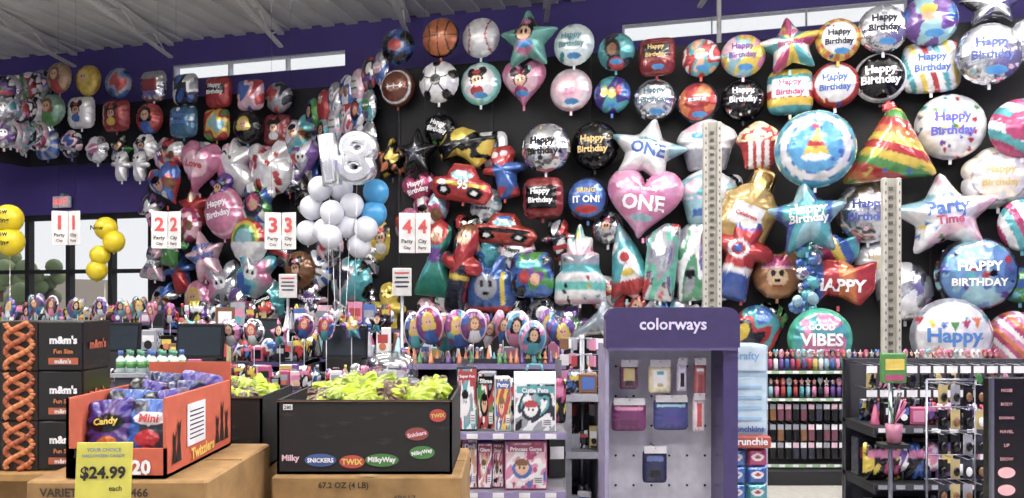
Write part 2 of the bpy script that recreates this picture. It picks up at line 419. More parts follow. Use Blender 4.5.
# ------------------------------------------------------------ balloons
def HB(c,a='Happy',bb='Birthday',y=.12,wd=1.25): return [('t',a,0,y+.2,wd*.8,c),('t',bb,0,y-.22,wd,c)]
def DT(n,cs,seed=1,r0=.05,r1=.13): return [('dots',n,cs,r0,r1,seed)]
BG=[('e',.1,-.62,.34,.14,'3a8fd0')]
def mouse(bow,dress): return [('e',-.32,.42,.2,.22,'K'),('e',.22,.48,.2,.22,'K'),('e',-.04,.12,.33,.33,'K'),('e',-.04,.05,.25,.24,'N'),('e',-.05,.45,.22,.1,bow),('e',-.05,-.42,.32,.25,dress),('e',-.11,.1,.05,.09,'K'),('e',.04,.1,.05,.09,'K')]
def face(hair,top,skin='N',dx=0,dy=0):
    return [('e',dx,dy+.2,.42,.45,hair),('e',dx,dy-.05,.5,.3,hair),('e',dx,dy+.14,.28,.32,skin),('poly',[(dx-.5,-.95),(dx-.3,dy-.25),(dx+.3,dy-.25),(dx+.5,-.95)],top),('e',dx-.1,dy+.17,.05,.05,'K'),('e',dx+.1,dy+.17,.05,.05,'K'),('b',dx-.07,dx+.07,dy-.05,dy-.02,'R')]
def hero(c1,c2): return [('wave',1.5,[c1,c1,c2],2),('e',0,.45,.4,.42,c1),('e',0,.3,.26,.2,'N'),('e',-.17,.5,.14,.08,'W'),('e',.17,.5,.14,.08,'W'),('poly',[(-.3,-.1),(.3,-.1),(0,-.5)],c2)]
def rchar(q):
    cols='RPBTVWKMCLEESSWLSGRB'
    k=q.randrange(10); a,b_,c_=(q.choice(cols) for _ in range(3))
    if k==0: return (a,[('wave',1.5,[a,b_,a],q.uniform(0,6))]+face(q.choice('KHYRK'),b_,dx=q.uniform(-.2,.2)))
    if k==1: return (a,[('wave',1.5,[a,b_,a,'W'],q.uniform(0,6)),('e',-.25,.1,.28,.34,'N'),('e',.35,-.1,.26,.3,'H'),('e',-.3,.32,.3,.16,'K'),('e',-.32,.1,.05,.06,'K'),('e',-.15,.1,.05,.06,'K')])
    if k==2: return (a,DT(9,[b_,c_,'W'],q.randrange(99))+HB('W' if a not in 'WSLCE' else 'B'))
    if k==3: return (a,mouse(b_,c_))
    if k==4: return (a,[('rays',16,[a,b_]),('e',0,0,.6,.5,'W')]+HB('K',wd=.9,y=0))
    if k==5: return (a,[('wave',2.5,[a,b_,'D','W'],q.uniform(0,6)),('b',-.7,.7,-.5,-.25,c_)])
    if k==6: return (a,[('wave',2.2,[a,b_,'E',c_],q.uniform(0,6)),('e',0,.1,.35,.3,'W')]+[('e',s*.14,.12,.07,.1,'K') for s in (-1,1)])
    if k==7: return ('S',[('wave',2,['S',a,'S'],q.uniform(0,6)),('e',0,0,.5,.35,b_)]+[('t',q.choice(['Congrats','Love','Party','Wow']),0,0,.9,C('W'))])
    if k==9: return (a,hero(q.choice('RBKG'),q.choice('YWRK')))
    return (a,[('str',6,q.uniform(0,3),[a,b_,'W']),('e',0,0,.62,.6,'D' if a!='D' else 'B'),('e',0,.1,.4,.4,c_),('e',.05,.0,.28,.25,'N')])
CNT=[0]
def bal(name,px,py,w_,h_,shape,base,ops=(),roll=0,K=None,yaw=None,parts=None,D=None):
    CNT[0]+=1; i=CNT[0]
    if K is None: K=(.862 if px>405 else .93)+(-.012 if i%2 else .0)
    d=W(px)*K; w=w_/FP*d; h=h_/FP*d; x,y,z=P3(px,py,d)
    b=B(); b.foil(0,0,w,h,shape,base,ops,math.radians(roll),seed=i,D=D)
    for p in (parts or []):
        (cx,cz,pw,ph,sh,ba,op)=p; b.foil(cx*w/2,cz*h/2,pw*w,ph*h,sh,ba,op,seed=i,cy=-.02)
    b.box((0,0,-h/2-.02),(.03,.006,.06),C(base)); b.tube([(0,.02,0),(0,(.883-K)*W(px) if px>405 else .2,0)],.006,'E')
    yw=WYAW*(1.1) if yaw is None else yaw
    return b.out(name,(x,y,z),yw+math.radians(rnd.uniform(-4,4)))
RB='round_foil_balloon'
def rb(px,py,w,base,ops=(),name=RB,**k): return bal(name,px,py,w,k.pop('h',w),k.pop('shape','round'),base,ops,**k)
rb(441,38,40,'b86028',[('ring',.93,1.1,'K'),('b',-.03,.03,-1,1,'K'),('b',-1,1,-.03,.03,'K'),('poly',[(-.62,-.9),(-.55,-.9),(-.35,0),(-.55,.9),(-.62,.9),(-.42,0)],'K'),('poly',[(.62,-.9),(.55,-.9),(.35,0),(.55,.9),(.62,.9),(.42,0)],'K')],name='basketball_foil_balloon')
rb(481,38,40,'W',[('poly',[(-.66,-.9),(-.6,-.9),(-.35,0),(-.6,.9),(-.66,.9),(-.41,0)],'R'),('poly',[(.66,-.9),(.6,-.9),(.35,0),(.6,.9),(.66,.9),(.41,0)],'R')]+[('e',-.42-.2*abs(t)**1.5,t,.09,.03,'R') for t in (-.7,-.45,-.2,.05,.3,.55)]+[('e',.42+.2*abs(t)**1.5,t,.09,.03,'R') for t in (-.7,-.45,-.2,.05,.3,.55)],name='baseball_foil_balloon')
rb(439,82,42,'W',[('e',0,0,.28,.28,'K')]+[('e',.85*math.cos(a),.85*math.sin(a),.22,.22,'K') for a in [math.pi/2+i*2*math.pi/5 for i in range(5)]]+[('poly',[(.25*math.cos(a)-.03*math.sin(a),.25*math.sin(a)+.03*math.cos(a)),(.25*math.cos(a)+.03*math.sin(a),.25*math.sin(a)-.03*math.cos(a)),(.8*math.cos(a)+.03*math.sin(a),.8*math.sin(a)-.03*math.cos(a)),(.8*math.cos(a)-.03*math.sin(a),.8*math.sin(a)+.03*math.cos(a))],'K') for a in [math.pi/2+i*2*math.pi/5 for i in range(5)]],name='soccer_ball_foil_balloon')
rb(398,88,38,'6a3420',[('b',-.5,.5,-.03,.03,'W'),('b',-.4,-.34,-.14,.14,'W'),('b',-.03,.03,-.14,.14,'W'),('b',.34,.4,-.14,.14,'W'),('ring',.8,.88,'W')],name='football_foil_balloon',K=.868)
rb(398,47,36,'D',[('wave',3,['K','D','B','E'],1),('e',0,0,.4,.3,'R')],K=.872)
rb(481,84,43,'W',[('ring',.78,1.1,'8fd5cf')]+mouse('R','R')+BG)
bal('star_foil_balloon',529,38,60,56,'star','6cb0a8',mouse('P','P')+[('e',.0,-.35,.3,.12,'3a8fd0')])
bal('heart_foil_balloon',524,84,46,46,'heart','P',[('e',0,.1,.7,.6,'L')]+mouse('M','M')+[('e',0,-.5,.3,.12,'3a8fd0')])
rb(574,45,42,'dfeeee',DT(10,['C','T','W'],3)+HB('5a8f9c')+BG)
rb(571,90,43,'f0c8d4',[('ring',.75,.9,'W'),('e',0,-.1,.35,.4,'e7b0c0'),('e',0,.15,.3,.2,'W'),('b',-.2,.2,-.3,.0,'P')]+BG)
rb(616,52,38,'3d8a90',[('wave',2,['T','3d8a90','D'],2),('e',-.1,.1,.42,.5,'K'),('e',-.1,.05,.25,.32,'H'),('e',.1,-.7,.4,.3,'R')]+BG)
rb(612,95,38,'2b6cc4',[('wave',2,['B','I','T'],2),('e',-.3,.1,.2,.3,'Y'),('e',.1,0,.2,.3,'Y'),('e',.45,.1,.16,.25,'R'),('e',-.3,.2,.12,.08,'W'),('e',.1,.1,.12,.08,'W')]+BG)
bal('square_foil_balloon',657,57,37,38,'square','7c1c22',[('b',-.7,.7,-.1,.6,'K')]+HB('F',y=.2,wd=1.1)+BG)
rb(655,100,43,'S',DT(8,['W','C'],4)+HB('4f6f7f')+BG)
rb(701,58,38,'b8413c',[('wave',2,['R','W','R','T','N'],2),('e',0,.1,.3,.3,'N')]+BG)
rb(698,103,43,'R',[('wave',2,['R','O','R'],2),('ring',.85,1.1,'D'),('e',0,-.05,.6,.3,'8a1414'),('b',-.4,.4,.0,.14,'W'),('e',-.2,.07,.05,.06,'B'),('e',.2,.07,.05,.06,'B')]+BG)
rb(743,56,43,'e4b6c0',[('wave',2,['P','Y','C','L'],3)]+HB('V')+BG)
rb(743,100,43,'K',DT(25,['W','S','R'],5,.02,.06)+HB('S'))
bal('star_foil_balloon',790,44,62,54,'star','C',[('rays',14,['T','W','M','Y'])]+HB('M',wd=.8),roll=8)
bal('square_foil_balloon',790,92,44,46,'square','e6d9c0',[('str',6,1.57,['Y','R','W','T']),('b',-.8,.8,-.3,.5,'W')]+HB('M',y=.1,wd=1.2))
rb(838,40,43,'Y',[('rays',24,['Y','O']),('e',0,0,.75,.75,'W')]+DT(12,['R','B','G'],6,.04,.09)+HB('D',y=0)+BG)
rb(835,85,47,'W',[('ring',.8,1.1,'R')]+DT(16,['R','B','Y','G'],7,.04,.1)+HB('B',y=0))
rb(883,29,48,'S',DT(16,['W','E'],8)+HB('D')+BG)
rb(880,78,50,'K',[('ring',.9,1.1,'W')]+DT(16,['S'],9,.02,.04)+HB('W',wd=1.45,y=0))
rb(930,20,52,'5d7fae',[('wave',2,['B','V','C'],2),('e',-.1,.1,.25,.3,'N'),('e',-.1,.32,.3,.18,'Y'),('e',-.1,-.4,.3,.25,'C')]+BG)
bal('square_foil_balloon',931,67,54,52,'square','W',[('str',11,.3,['W','R','W','T','W','Y']),('b',-.7,.7,-.35,.4,'W')]+HB('B',y=.05,wd=1.2))
bal('star_foil_balloon',992,4,60,44,'star','S',[],K=.875)
rb(989,54,62,'S',DT(26,['S','W','C','L'],10,.04,.1)+HB('404f90',y=.05)+BG,K=.845)
rb(1034,40,48,'S',DT(10,['W'],2))
# row 3
bal('star_foil_balloon',418,152,44,48,'star','K',[('e',0,-.1,.4,.3,'D')])
bal('star_foil_balloon',393,158,44,42,'star','D',[('wave',4,['O','K','Y'],1)],K=.885)
bal('bat_mask_balloon',466,147,58,38,'banner','Y',[('wave',2,['Y','K','Y'],2),('poly',[(-.4,0),(-.1,.25),(0,.1),(.1,.25),(.4,0),(0,-.3)],'K')],roll=-15)
bal('race_car_balloon',463,183,66,38,'car','R',[('b',-.8,.8,-.2,.0,'Y'),('e',-.5,-.5,.25,.3,'K'),('e',.5,-.5,.25,.3,'K'),('e',-.5,-.5,.1,.13,'W'),('e',.5,-.5,.1,.13,'W'),('e',0,.35,.35,.25,'C'),('e',-.6,-.1,.15,.15,'W'),('t','95',.1,-.12,.35,C('W'))],roll=-10)
bal('superhero_balloon',505,172,48,54,'figure','R',[('wave',1.5,['R','B','R'],4),('e',0,.62,.5,.34,'R'),('e',-.2,.62,.15,.12,'W'),('e',.2,.62,.15,.12,'W'),('b',-.5,.5,-.6,-.1,'B')],roll=10)
rb(546,148,51,'S',DT(26,['K','W','R','B','Y'],11,.05,.1)+HB('K',y=0))
rb(595,146,49,'K',DT(30,['F'],12,.015,.04)+HB('F',y=0))
bal('star_foil_balloon',648,149,76,62,'star','W',[('wave',2,['C','W','W'],2),('t','ONE',.05,-.05,.9,C('B')),('t','1st Birthday',0,.25,.5,C('T'))],roll=-14)
bal('cupcake_foil_balloon',707,145,60,52,'cupcake','W',[('wave',3,['W','W','L'],2),('b',-.75,.75,-1,-.2,'E'),('e',0,.3,.5,.15,'3a8fd0')])
bal('popcorn_foil_balloon',759,145,44,48,'cupcake','R',[('dots',70,['e9ddc0','c9b98a','dccfa8'],.1,.16,3),('b',-1,1,-1,.1,'R'),('b',-.45,-.25,-1,.1,'W'),('b',.25,.45,-1,.1,'W'),('b',-.1,.1,-1,.1,'W')])
rb(950,127,66,'W',DT(44,['B','R','G','Y','V','T'],13,.04,.08)+HB('4a4ab0',y=.0,wd=1.2))
rb(1022,128,60,'W',[('str',8,1.0,['W','M','T']),('e',0,0,.6,.5,'M')])
rb(815,149,78,'W',[('rays',36,['3c78c8','C','W','2f58a8']),('ring',.72,.82,'W'),('e',0,0,.66,.66,'4c9ad0'),('dots',18,['C','W','B'],.03,.07,3),('ring',.72,.8,'W'),('ring',.9,.96,'T'),('poly',[(-.3,-.2),(.3,-.2),(.05,.5)],'Y'),('poly',[(-.2,.0),(.24,-.02),(.2,.1),(-.15,.14)],'R'),('e',0,.52,.09,.09,'M'),('e',0,-.28,.35,.1,'W')],K=.82,name='large_round_foil_balloon')
bal('star_foil_balloon',807,215,74,76,'star','58a8c8',[('wave',2,['C','B','T','C'],2),('t','Happy',0,.1,1.0,C('W')),('t','Birthday',0,-.15,1.0,C('W'))],roll=5,K=.825)
b=B()
q=random.Random(4)
for i in range(26):
    b.foil(q.uniform(-.12,.12),-.9*i/26,q.uniform(.1,.18),q.uniform(.1,.18),q.choice(['star','round','flower']),q.choice(['T','C','B','4a78b0','S']),[],roll=q.uniform(0,3),cy=q.uniform(-.05,.05),nr=4)
b.tube([(0,0,0),(0,0,-1.1)],.02,'T')
b.out('balloon_garland_tail',P3(806,242,W(806)*.83))
bal('party_hat_balloon',890,146,86,76,'cone','Y',[('str',9,1.25,['Y','R','Y','O','R','G']),('dots',14,['B','Y','G','M'],.05,.09,4)],roll=-2,K=.845,parts=[(-.02,1.0,.16,.18,'flower','R',[])])
# row 4
bal('square_foil_balloon',543,198,42,42,'square','7c1c22',[('b',-.75,.75,-.55,.55,'K')]+HB('W',y=.05,wd=1.2))
rb(588,199,45,'B',[('ring',.85,1.1,'D'),('t','BRING',0,.35,.8,C('Y')),('t','IT ON!',0,-.05,1.2,C('W')),('e',0,-.5,.5,.18,'R')])
bal('heart_foil_balloon',643,204,76,70,'heart','d07aa8',[('wave',1.5,['d07aa8','d898bc','d07aa8'],1),('t','ONE',.05,.0,1.1,C('W')),('t','Happy Birthday',0,.38,.8,C('W')),('e',.05,-.42,.3,.1,'C')],roll=-8)
bal('cupcake_foil_balloon',707,196,60,56,'cupcake','dfe3ea',[('wave',3,['W','W','C','L'],3),('b',-.8,.8,-1,-.15,'C'),('e',0,.1,.35,.2,'T'),('b',-.45,.45,-.75,-.5,'B')])
bal('champagne_bottle_balloon',751,206,56,82,'bottle','b8985a',[('b',-1,1,.45,1,'F'),('b',-.55,.55,-.55,.0,'W'),('t','Celebrate',0,-.27,.8,C('R'))],roll=-24)
rb(868,212,62,'S',DT(30,['W','C','L','E'],14,.04,.09)+HB('4456a8',y=0))
bal('star_foil_balloon',944,212,100,78,'star','W',[('wave',2,['W','L','W','C'],3),('e',0,0,.5,.35,'W'),('t','Party',0,.05,.8,C('B')),('t','Time',0,-.22,.5,C('M'))]+[('dots',14,['M','B','O','G','Y'],.03,.06,5)],roll=6)
bal('flower_foil_balloon',998,178,66,62,'flower','W',[('wave',3,['W','f0e4d4','W'],3),('ring',.72,.78,'E')]+HB('A',y=0,wd=1))
rb(1022,225,44,'T',[('str',7,.5,['T','M','W'])],h=52)
# row 5
bal('princess_balloon',437,258,42,78,'gown','2f8a7a',[('wave',1.5,['T','2f8a7a','T'],3),('e',0,.66,.5,.34,'R'),('e',0,.6,.28,.2,'N'),('b',-.3,.3,-.1,.25,'V'),('e',-.1,.62,.05,.03,'K'),('e',.1,.62,.05,.03,'K')],roll=-6)
bal('superhero_balloon',461,268,46,90,'figure','a01c24',[('wave',1.5,['a01c24','a01c24','D'],2),('e',0,.7,.32,.18,'N'),('b',-.5,.5,.84,1,'H'),('e',-.12,.72,.05,.03,'K'),('e',.12,.72,.05,.03,'K'),('b',-.5,.5,-.25,-.15,'Y')],roll=-12)
bal('train_balloon',491,284,54,60,'train','2c5698',[('e',-.05,-.1,.45,.42,'E'),('e',-.2,0,.1,.12,'K'),('e',.12,0,.1,.12,'K'),('b',-.9,.9,-1,-.75,'R'),('b',-1,-.3,.7,1,'K'),('b',-.15,.1,-.35,-.28,'K'),('b',.5,.65,-.7,.4,'Y')])
bal('square_foil_balloon',532,275,46,46,'square','38507c',[('wave',2.5,['D','B','G','V'],1),('b',-.6,.6,.3,.6,'T'),('e',-.2,-.1,.25,.3,'R'),('e',.3,-.2,.22,.28,'N')])
bal('race_car_balloon',505,229,68,32,'car','a03024',[('b',-.8,.8,-.25,.0,'K'),('e',-.5,-.5,.25,.3,'K'),('e',.5,-.5,.25,.3,'K'),('e',-.5,-.5,.1,.13,'W'),('e',.5,-.5,.1,.13,'W'),('e',0,.35,.35,.25,'C'),('b',-.2,.2,.55,.8,'B')],roll=-6)
bal('birthday_cake_balloon',580,264,52,80,'cake','W',[('str',9,1.57,['W','T','E','L','W','6cc8c0']),('dots',20,['R','T','Y','K'],.04,.07,3),('b',-.05,.05,.6,.9,'Y')])
bal('rocket_balloon',627,261,48,78,'rocket','7fb4ac',[('wave',1.5,['W','T','W'],2),('b',-1,1,-.9,-.5,'R'),('e',0,.1,.3,.2,'W'),('e',0,.1,.2,.13,'R'),('b',-.6,.6,.5,1,'C'),('e',.0,-.3,.25,.1,'Y')],roll=12)
bal('number_one_balloon',660,262,34,78,'one','S',[('wave',1.8,['S','E','5ab49c','S','R'],5),('e',0,.3,.3,.12,'W')],roll=-6)
bal('number_one_balloon',690,262,36,78,'one','S',[('wave',1.8,['a83038','S','W','4c8e6a','E'],2),('e',0,-.3,.3,.12,'K')],roll=4)
bal('shield_hero_balloon',741,252,64,98,'figure','a82028',[('e',0,.7,.5,.28,'2d4f9e'),('e',0,.6,.28,.12,'N'),('b',-.1,.1,.78,.9,'W'),('b',-.5,.5,-.45,-.3,'W'),('b',-.5,.5,-1,-.45,'2d4f9e'),('e',-.1,.05,.42,.25,'R'),('e',-.1,.05,.32,.19,'W'),('e',-.1,.05,.22,.13,'R'),('e',-.1,.05,.14,.08,'B')],roll=-14)
bal('firefighter_pup_balloon',777,272,50,54,'mickey','a8744a',[('e',0,.3,.5,.3,'M'),('b',-.6,.6,.1,.2,'L'),('e',0,-.2,.4,.35,'d8b894'),('e',-.15,-.05,.09,.12,'K'),('e',.15,-.05,.09,.12,'K'),('e',0,-.32,.12,.08,'K'),('b',-.2,.2,-.55,-.5,'R')])
bal('banner_foil_balloon',838,283,72,48,'banner','R',[('b',-1,-.4,-1,1,'B'),('b',-.4,0,-1,1,'R'),('b',0,.45,-1,1,'O'),('b',.45,1,-1,1,'R'),('t','HAPPY',0,-.1,1.4,C('W'),-.05)])
bal('banner_foil_balloon',830,251,56,36,'banner','T',[('str',6,.3,['T','M','Y','B'])])
rb(820,339,62,'P',[('wave',1.2,['P','T','P','T'],4),('ring',.82,1.1,'3fae90'),('t','GOOD',0,.4,.8,C('W')),('t','VIBES',0,.0,1.3,C('W')),('t','ONLY',0,-.42,.8,C('W'))],K=.80)
rb(757,330,46,'3b6fa8',[('wave',2,['B','T','R','D','Y'],4)],h=50)
rb(976,274,76,'5078b0',[('wave',2,['4068a0','5e88c0','C'],2),('ring',.9,1.1,'D')]+DT(46,['T','B','C','R','V','K'],15,.04,.1)+HB('W',a='HAPPY',bb='BIRTHDAY',y=0,wd=1.3),name='bubble_balloon',K=.85)
rb(951,336,76,'W',[('ring',.88,1.1,'E')]+[('poly',[(-.9+i*.26,.5-.12*math.sin(i*.6)),(-.68+i*.26,.5-.12*math.sin(i*.6)),(-.79+i*.26,.25-.12*math.sin(i*.6))],'RYBGMOT'[i%7]) for i in range(7)]+[('t','Happy',0,-.02,1.3,C('2a6ab0')),('t','Birthday',0,-.42,.9,C('O'))]+DT(16,['T','M','Y','B'],5,.02,.05),K=.835)
rb(1014,338,50,'d07040',[('str',12,.8,['O','P','W','M'])],h=54)
rb(1020,285,40,'T',[('wave',3,['T','G','B'],1)],h=36)
rb(905,292,54,'E',[('wave',2,['E','S','W'],2)],h=60,K=.87)
rb(878,262,44,'W',HB('A',y=0),K=.875)
bal('dolphin_balloon',598,324,72,54,'dolphin','7d8692',[('poly',[(-1,-1),(1,-1),(1,-.1),(.5,-.2),(-.3,-.3),(-1,-.8)],'W'),('e',.65,.1,.05,.06,'K')],K=.83)
bal('character_foil_balloon',389,310,38,56,'figure','Y',[('e',-.15,.62,.1,.07,'K'),('e',.2,.62,.1,.07,'K'),('e',0,.48,.1,.04,'R'),('b',-.4,-.1,-.9,-.5,'O')],K=.84)
rb(352,282,46,'2c3a44',[('wave',2,['K','T','E','D'],3)],h=52,K=.86)
q=random.Random(22)
for (px,py) in [(420,190),(433,215),(412,225),(470,232),(486,205),(516,255),(560,240),(563,300),(608,228),(545,315),(512,310),(460,318),(718,285),(700,318),(770,318),(610,295),(425,320),(480,248),(443,300),(640,310),(668,318),(725,195),(572,325),(490,150),(440,130)]:
    a,o=rchar(q); s=q.uniform(34,44)
    bal('character_foil_balloon',px,py,s,s*q.uniform(.9,1.2),q.choice(['flower','round','mickey','figure','square','heart']),a,o,roll=q.uniform(-20,20),K=.873)
# left upper rows
q=random.Random(5)
arts=[('a8886a',face('H','R')),('b89830',face('Y','Y')),('223044',[('wave',2,['D','B','E','R'],1)]),('S',[('b',-.6,.6,-.4,.4,'8c2030')]),('384050',[('wave',2,['E','W','D','B'],2)]),('R',[('b',-.7,.7,-.2,.4,'K')]+HB('W')),('902830',[('wave',2,['R','L','B'],3)]),('D',[('wave',2.5,['D','E','R'],3)])]
for i,x in enumerate((60,89,119,154,186,219,251,279)):
    a,o=arts[i]; rb(x,78+(x-60)*.09,31,a,o,shape='round' if i in(0,1,2,7) else 'square')
for i,x in enumerate((52,82,117,150,184,217,248,278)):
    _,o=rchar(q); a,o=[('7aa08c',face('H','G')),('W',mouse('R','B')),('8a2024',mouse('R','Y')),('a03030',face('K','B')),('3a6a8c',o),('6a8a4a',[('wave',2,['G','R','Y','C'],1)]),('556a9c',o),('7a2430',o)][i]
    rb(x,110+(x-52)*.09,32,a,o,shape='round' if i%3==0 else 'square')
for i,x in enumerate((26,48,72,98,122,146,172,200,232,262,290)):
    a,o=rchar(q); bal('character_foil_balloon',x,140+x*.06+q.uniform(-4,4),28,28,q.choice(['square','star','flower','round']),a,o,roll=q.uniform(-20,20),K=.925)
for i,x in enumerate((122,140)):
    bal('ghost_foil_balloon',x,166,26,30,'figure','W',[('e',-.2,.5,.1,.08,'K'),('e',.2,.5,.1,.08,'K')],K=.915)
for k in range(7):
    for r in range(3):
        f=k/6; px=4+40*f; a,o=rchar(q); rb(px,84+r*23+(1-f)*4+q.uniform(-3,3),22,a,o,h=27,K=.86+.06*f,yaw=math.radians(25))
for k in range(7):
    for r in range(3 if k<6 else 1):
        f=k/6; px=313+68*f; a,o=rchar(q); rb(px,112+r*30-44*f+q.uniform(-3,3),22,a,o,h=34,K=.94-.06*f,yaw=math.radians(-40))
# left jumble
lst=[(168,155,30,'P'),(200,168,44,'P'),(168,185,36,'R'),(238,168,48,'W'),(272,168,46,'W'),(225,213,44,'P'),(195,205,36,'W'),(152,210,30,'W'),(258,205,36,'R'),(290,175,34,'R'),(305,160,32,'B'),(250,240,42,'C'),(285,245,38,'R'),(206,255,42,'L'),(172,245,36,'G'),(180,272,36,'C'),(225,285,38,'V'),(255,275,40,'C'),(155,262,30,'L'),(268,300,40,'D'),(240,308,36,'M'),(200,300,34,'Y'),(312,300,34,'K'),(300,270,32,'H'),(165,300,30,'R'),(320,270,30,'R'),(222,190,30,'V'),(310,200,30,'D'),(188,225,30,'T'),(330,245,30,'D'),(330,150,30,'D'),(300,134,32,'K'),(385,240,36,'Y'),(395,205,34,'R'),(398,265,34,'B'),(370,255,34,'T'),(372,160,34,'D'),(318,322,30,'P'),(205,320,32,'B'),(280,322,30,'D'),(345,310,30,'E'),(365,300,28,'S')]
for i,(px,py,s,a) in enumerate(lst):
    _,o=rchar(q); sh=q.choice(['round','heart','unicorn','mickey','figure','flower','gown','star'])
    if (px,py)==(225,213): sh='round'; o=[('ring',.8,.9,'L')]+HB('W')
    if (px,py)==(272,168): o=DT(16,['R'],3,.1,.16); sh='mickey'
    if (px,py)==(238,168): sh='unicorn'; o=[('e',.1,.3,.07,.08,'K'),('b',-1,-.3,-1,1,'P')]
    if (px,py)==(200,168): sh='heart'; o=[('e',0,.1,.6,.5,'L')]+[('t','Love',0,.1,.8,C('R'))]
    if (px,py)==(250,240): sh='round'; o=[('ring',.75,.95,'R'),('ring',.6,.75,'Y'),('ring',.45,.6,'G'),('b',-1,1,-1,-.1,'W')]
    n={'heart':'heart_foil_balloon','unicorn':'unicorn_balloon','round':RB,'star':'star_foil_balloon','gown':'princess_balloon'}.get(sh,'character_foil_balloon')
    bal(n,px,py,s*1.05,s*1.2,sh,a,o,roll=q.uniform(-25,25),K=.93-.012*(i%3))
def latex(px,py,s,d,col,b,o):
    x,y,z=P3(px,py,d); r=s/FP*d/2
    M=[(.02,-1.28),(.09,-1.2),(.05,-1.12)]+[(math.sin(math.pi*t/12),-math.cos(math.pi*t/12)*(1.12 if t<6 else 1)) for t in range(1,12)]+[(.001,1)]
    b.lathe((x-o[0],y-o[1],z-o[2]),[(a*r,c*r) for a,c in M],col,'latex',22)
o=P3(340,205,9.2); b=B()
for (x,y,k) in [(320,188,0),(341,188,.12),(312,207,.1),(332,212,-.1),(352,205,0),(325,230,.05),(346,225,.05),(366,228,0),(330,236,-.1),(308,232,.15),(359,245,.1)]:
    latex(x,y,24,9.2+k,lin('d4d6e0'),b,o)
for (x,y) in [(376,192),(374,213)]: latex(x,y,26,9.3,lin('4a9ad0'),b,o)
ex=P3(340,372,9.2)
for dx in (-.1,0,.12): b.tube([(dx,0,-.2),(0,0,ex[2]-o[2]-.6)],.003,'W')
b.out('latex_balloon_bunch',o)
def letters(s,px,py,hpx,d,roll,off=0.0):
    cu=bpy.data.curves.new('l','FONT'); cu.body=s; cu.size=1; cu.extrude=.04; cu.bevel_depth=.075; cu.bevel_resolution=3; cu.offset=off; cu.align_x='CENTER'
    ob=bpy.data.objects.new('l',cu); bpy.context.scene.collection.objects.link(ob); dg=bpy.context.evaluated_depsgraph_get(); dg.update()
    me=bpy.data.meshes.new_from_object(ob.evaluated_get(dg)); v=np.array([p.co for p in me.vertices]); f=[list(p.vertices) for p in me.polygons]
    bpy.data.objects.remove(ob); bpy.data.meshes.remove(me)
    v-= (v.min(0)+v.max(0))/2; k=hpx/FP*d/(v[:,1].max()-v[:,1].min()); v*=k
    v=np.stack([v[:,0]*1.15,-v[:,2]*1.2,v[:,1]],1); b=B(); b.add(v,f,lin('e2e5ec',.92),'mirror_foil',True,Matrix.Rotation(-roll,4,'Y'))
    b.tube([(0,0,-.2),(-.05,.05,-2)],.003,'W')
    b.out('number_foil_balloon',P3(px,py,d),math.radians(-6))
letters('1',330,160,52,8.8,.12); letters('8',357,158,54,8.9,-.15)
bal('star_foil_balloon',305,190,34,34,'star','K',[],K=.88)
o=P3(10,230,9); b=B()
for (x,y) in [(9,218),(10,241)]: latex(x,y,27,9,lin('d8c02a'),b,o)
for i,(x,y) in enumerate([(9,216),(9,238)]):
    X,Y_,Z=P3(x,y,9); r=13.5/FP*9
    b.text('Now',(X-o[0],-r-.01,Z-o[2]+.04),.17,'K',off=.03); b.text('Hiring',(X-o[0],-r-.01,Z-o[2]-.07),.2,'K',off=.03)
b.tube([(0,0,-.2),(0,0,-1.9)],.003,'W'); b.out('yellow_latex_balloon_bunch',o)
o=P3(105,245,10); b=B()
for (x,y,s) in [(106,228,22),(114,241,21),(100,255,19),(97,270,20)]: latex(x,y,s,10,lin('d4bc2a'),b,o)
b.text('Now',(0,-.2,.2),.16,'K',off=.03)
b.tube([(0,0,-.2),(0,0,-2.1)],.003,'W'); b.out('yellow_latex_balloon_bunch',o)

# ------------------------------------------------------------ lane signs
for (n,px,py,w_,h_,d) in (('1',67,228,29,34,8.6),('2',167,230,30,37,8.4),('3',281,231,32,37,8.0),('4',415,233,32,40,7.7)):
    b=B(); w=w_/FP*d; h=h_/FP*d
    for s in (-1,1):
        M=Matrix.Translation((s*w*.25,0,0))@Matrix.Rotation(s*math.radians(-18),4,'Z')
        b.box((0,0,0),(w*.5,.012,h),lin('dcd8d8'),'gloss',M=M,bev=.004)
        b.text(n,(0,-.012,h*.16),w*.3,lin('c4282e'),hmax=h*.42,M=M,off=.03)
        b.text('Party' if s<0 else 'City',(0,-.012,-h*.22),w*.38,'K',hmax=h*.13,M=M); b.text('City' if s<0 else 'Party',(0,-.012,-h*.38),w*.3,'K',hmax=h*.1,M=M)
    zt=HC-.05-(EYE+(HZ-py)/FP*d)
    for s in (-1,1): b.tube([(s*w*.3,0,h/2),(s*w*.3,0,zt)],.0012,'D')
    b.out('lane_number_sign',P3(px,py,d))
for (px,py,w_,h_,d) in ((288,286,18,24,6.8),(402,282,19,28,6.4)):
    b=B(); w=w_/FP*d; h=h_/FP*d; b.box((0,0,0),(w,.015,h),lin('c4c2c2'),'gloss',bev=.004)
    for k in range(4): b.box((0,-.009,h*(.32-k*.16)),(w*(.75-.1*(k%2)),.003,h*.06),'D' if k else 'R')
    z=P3(px,py,d)[2]; b.tube([(0,0,-h/2),(0,0,-z+.0)],.014,'E'); b.lathe((0,0,-z+.012),[(.14,-.012),(.14,.01),(.03,.03)],'D','metal')
    b.out('checkout_sign',P3(px,py,d))

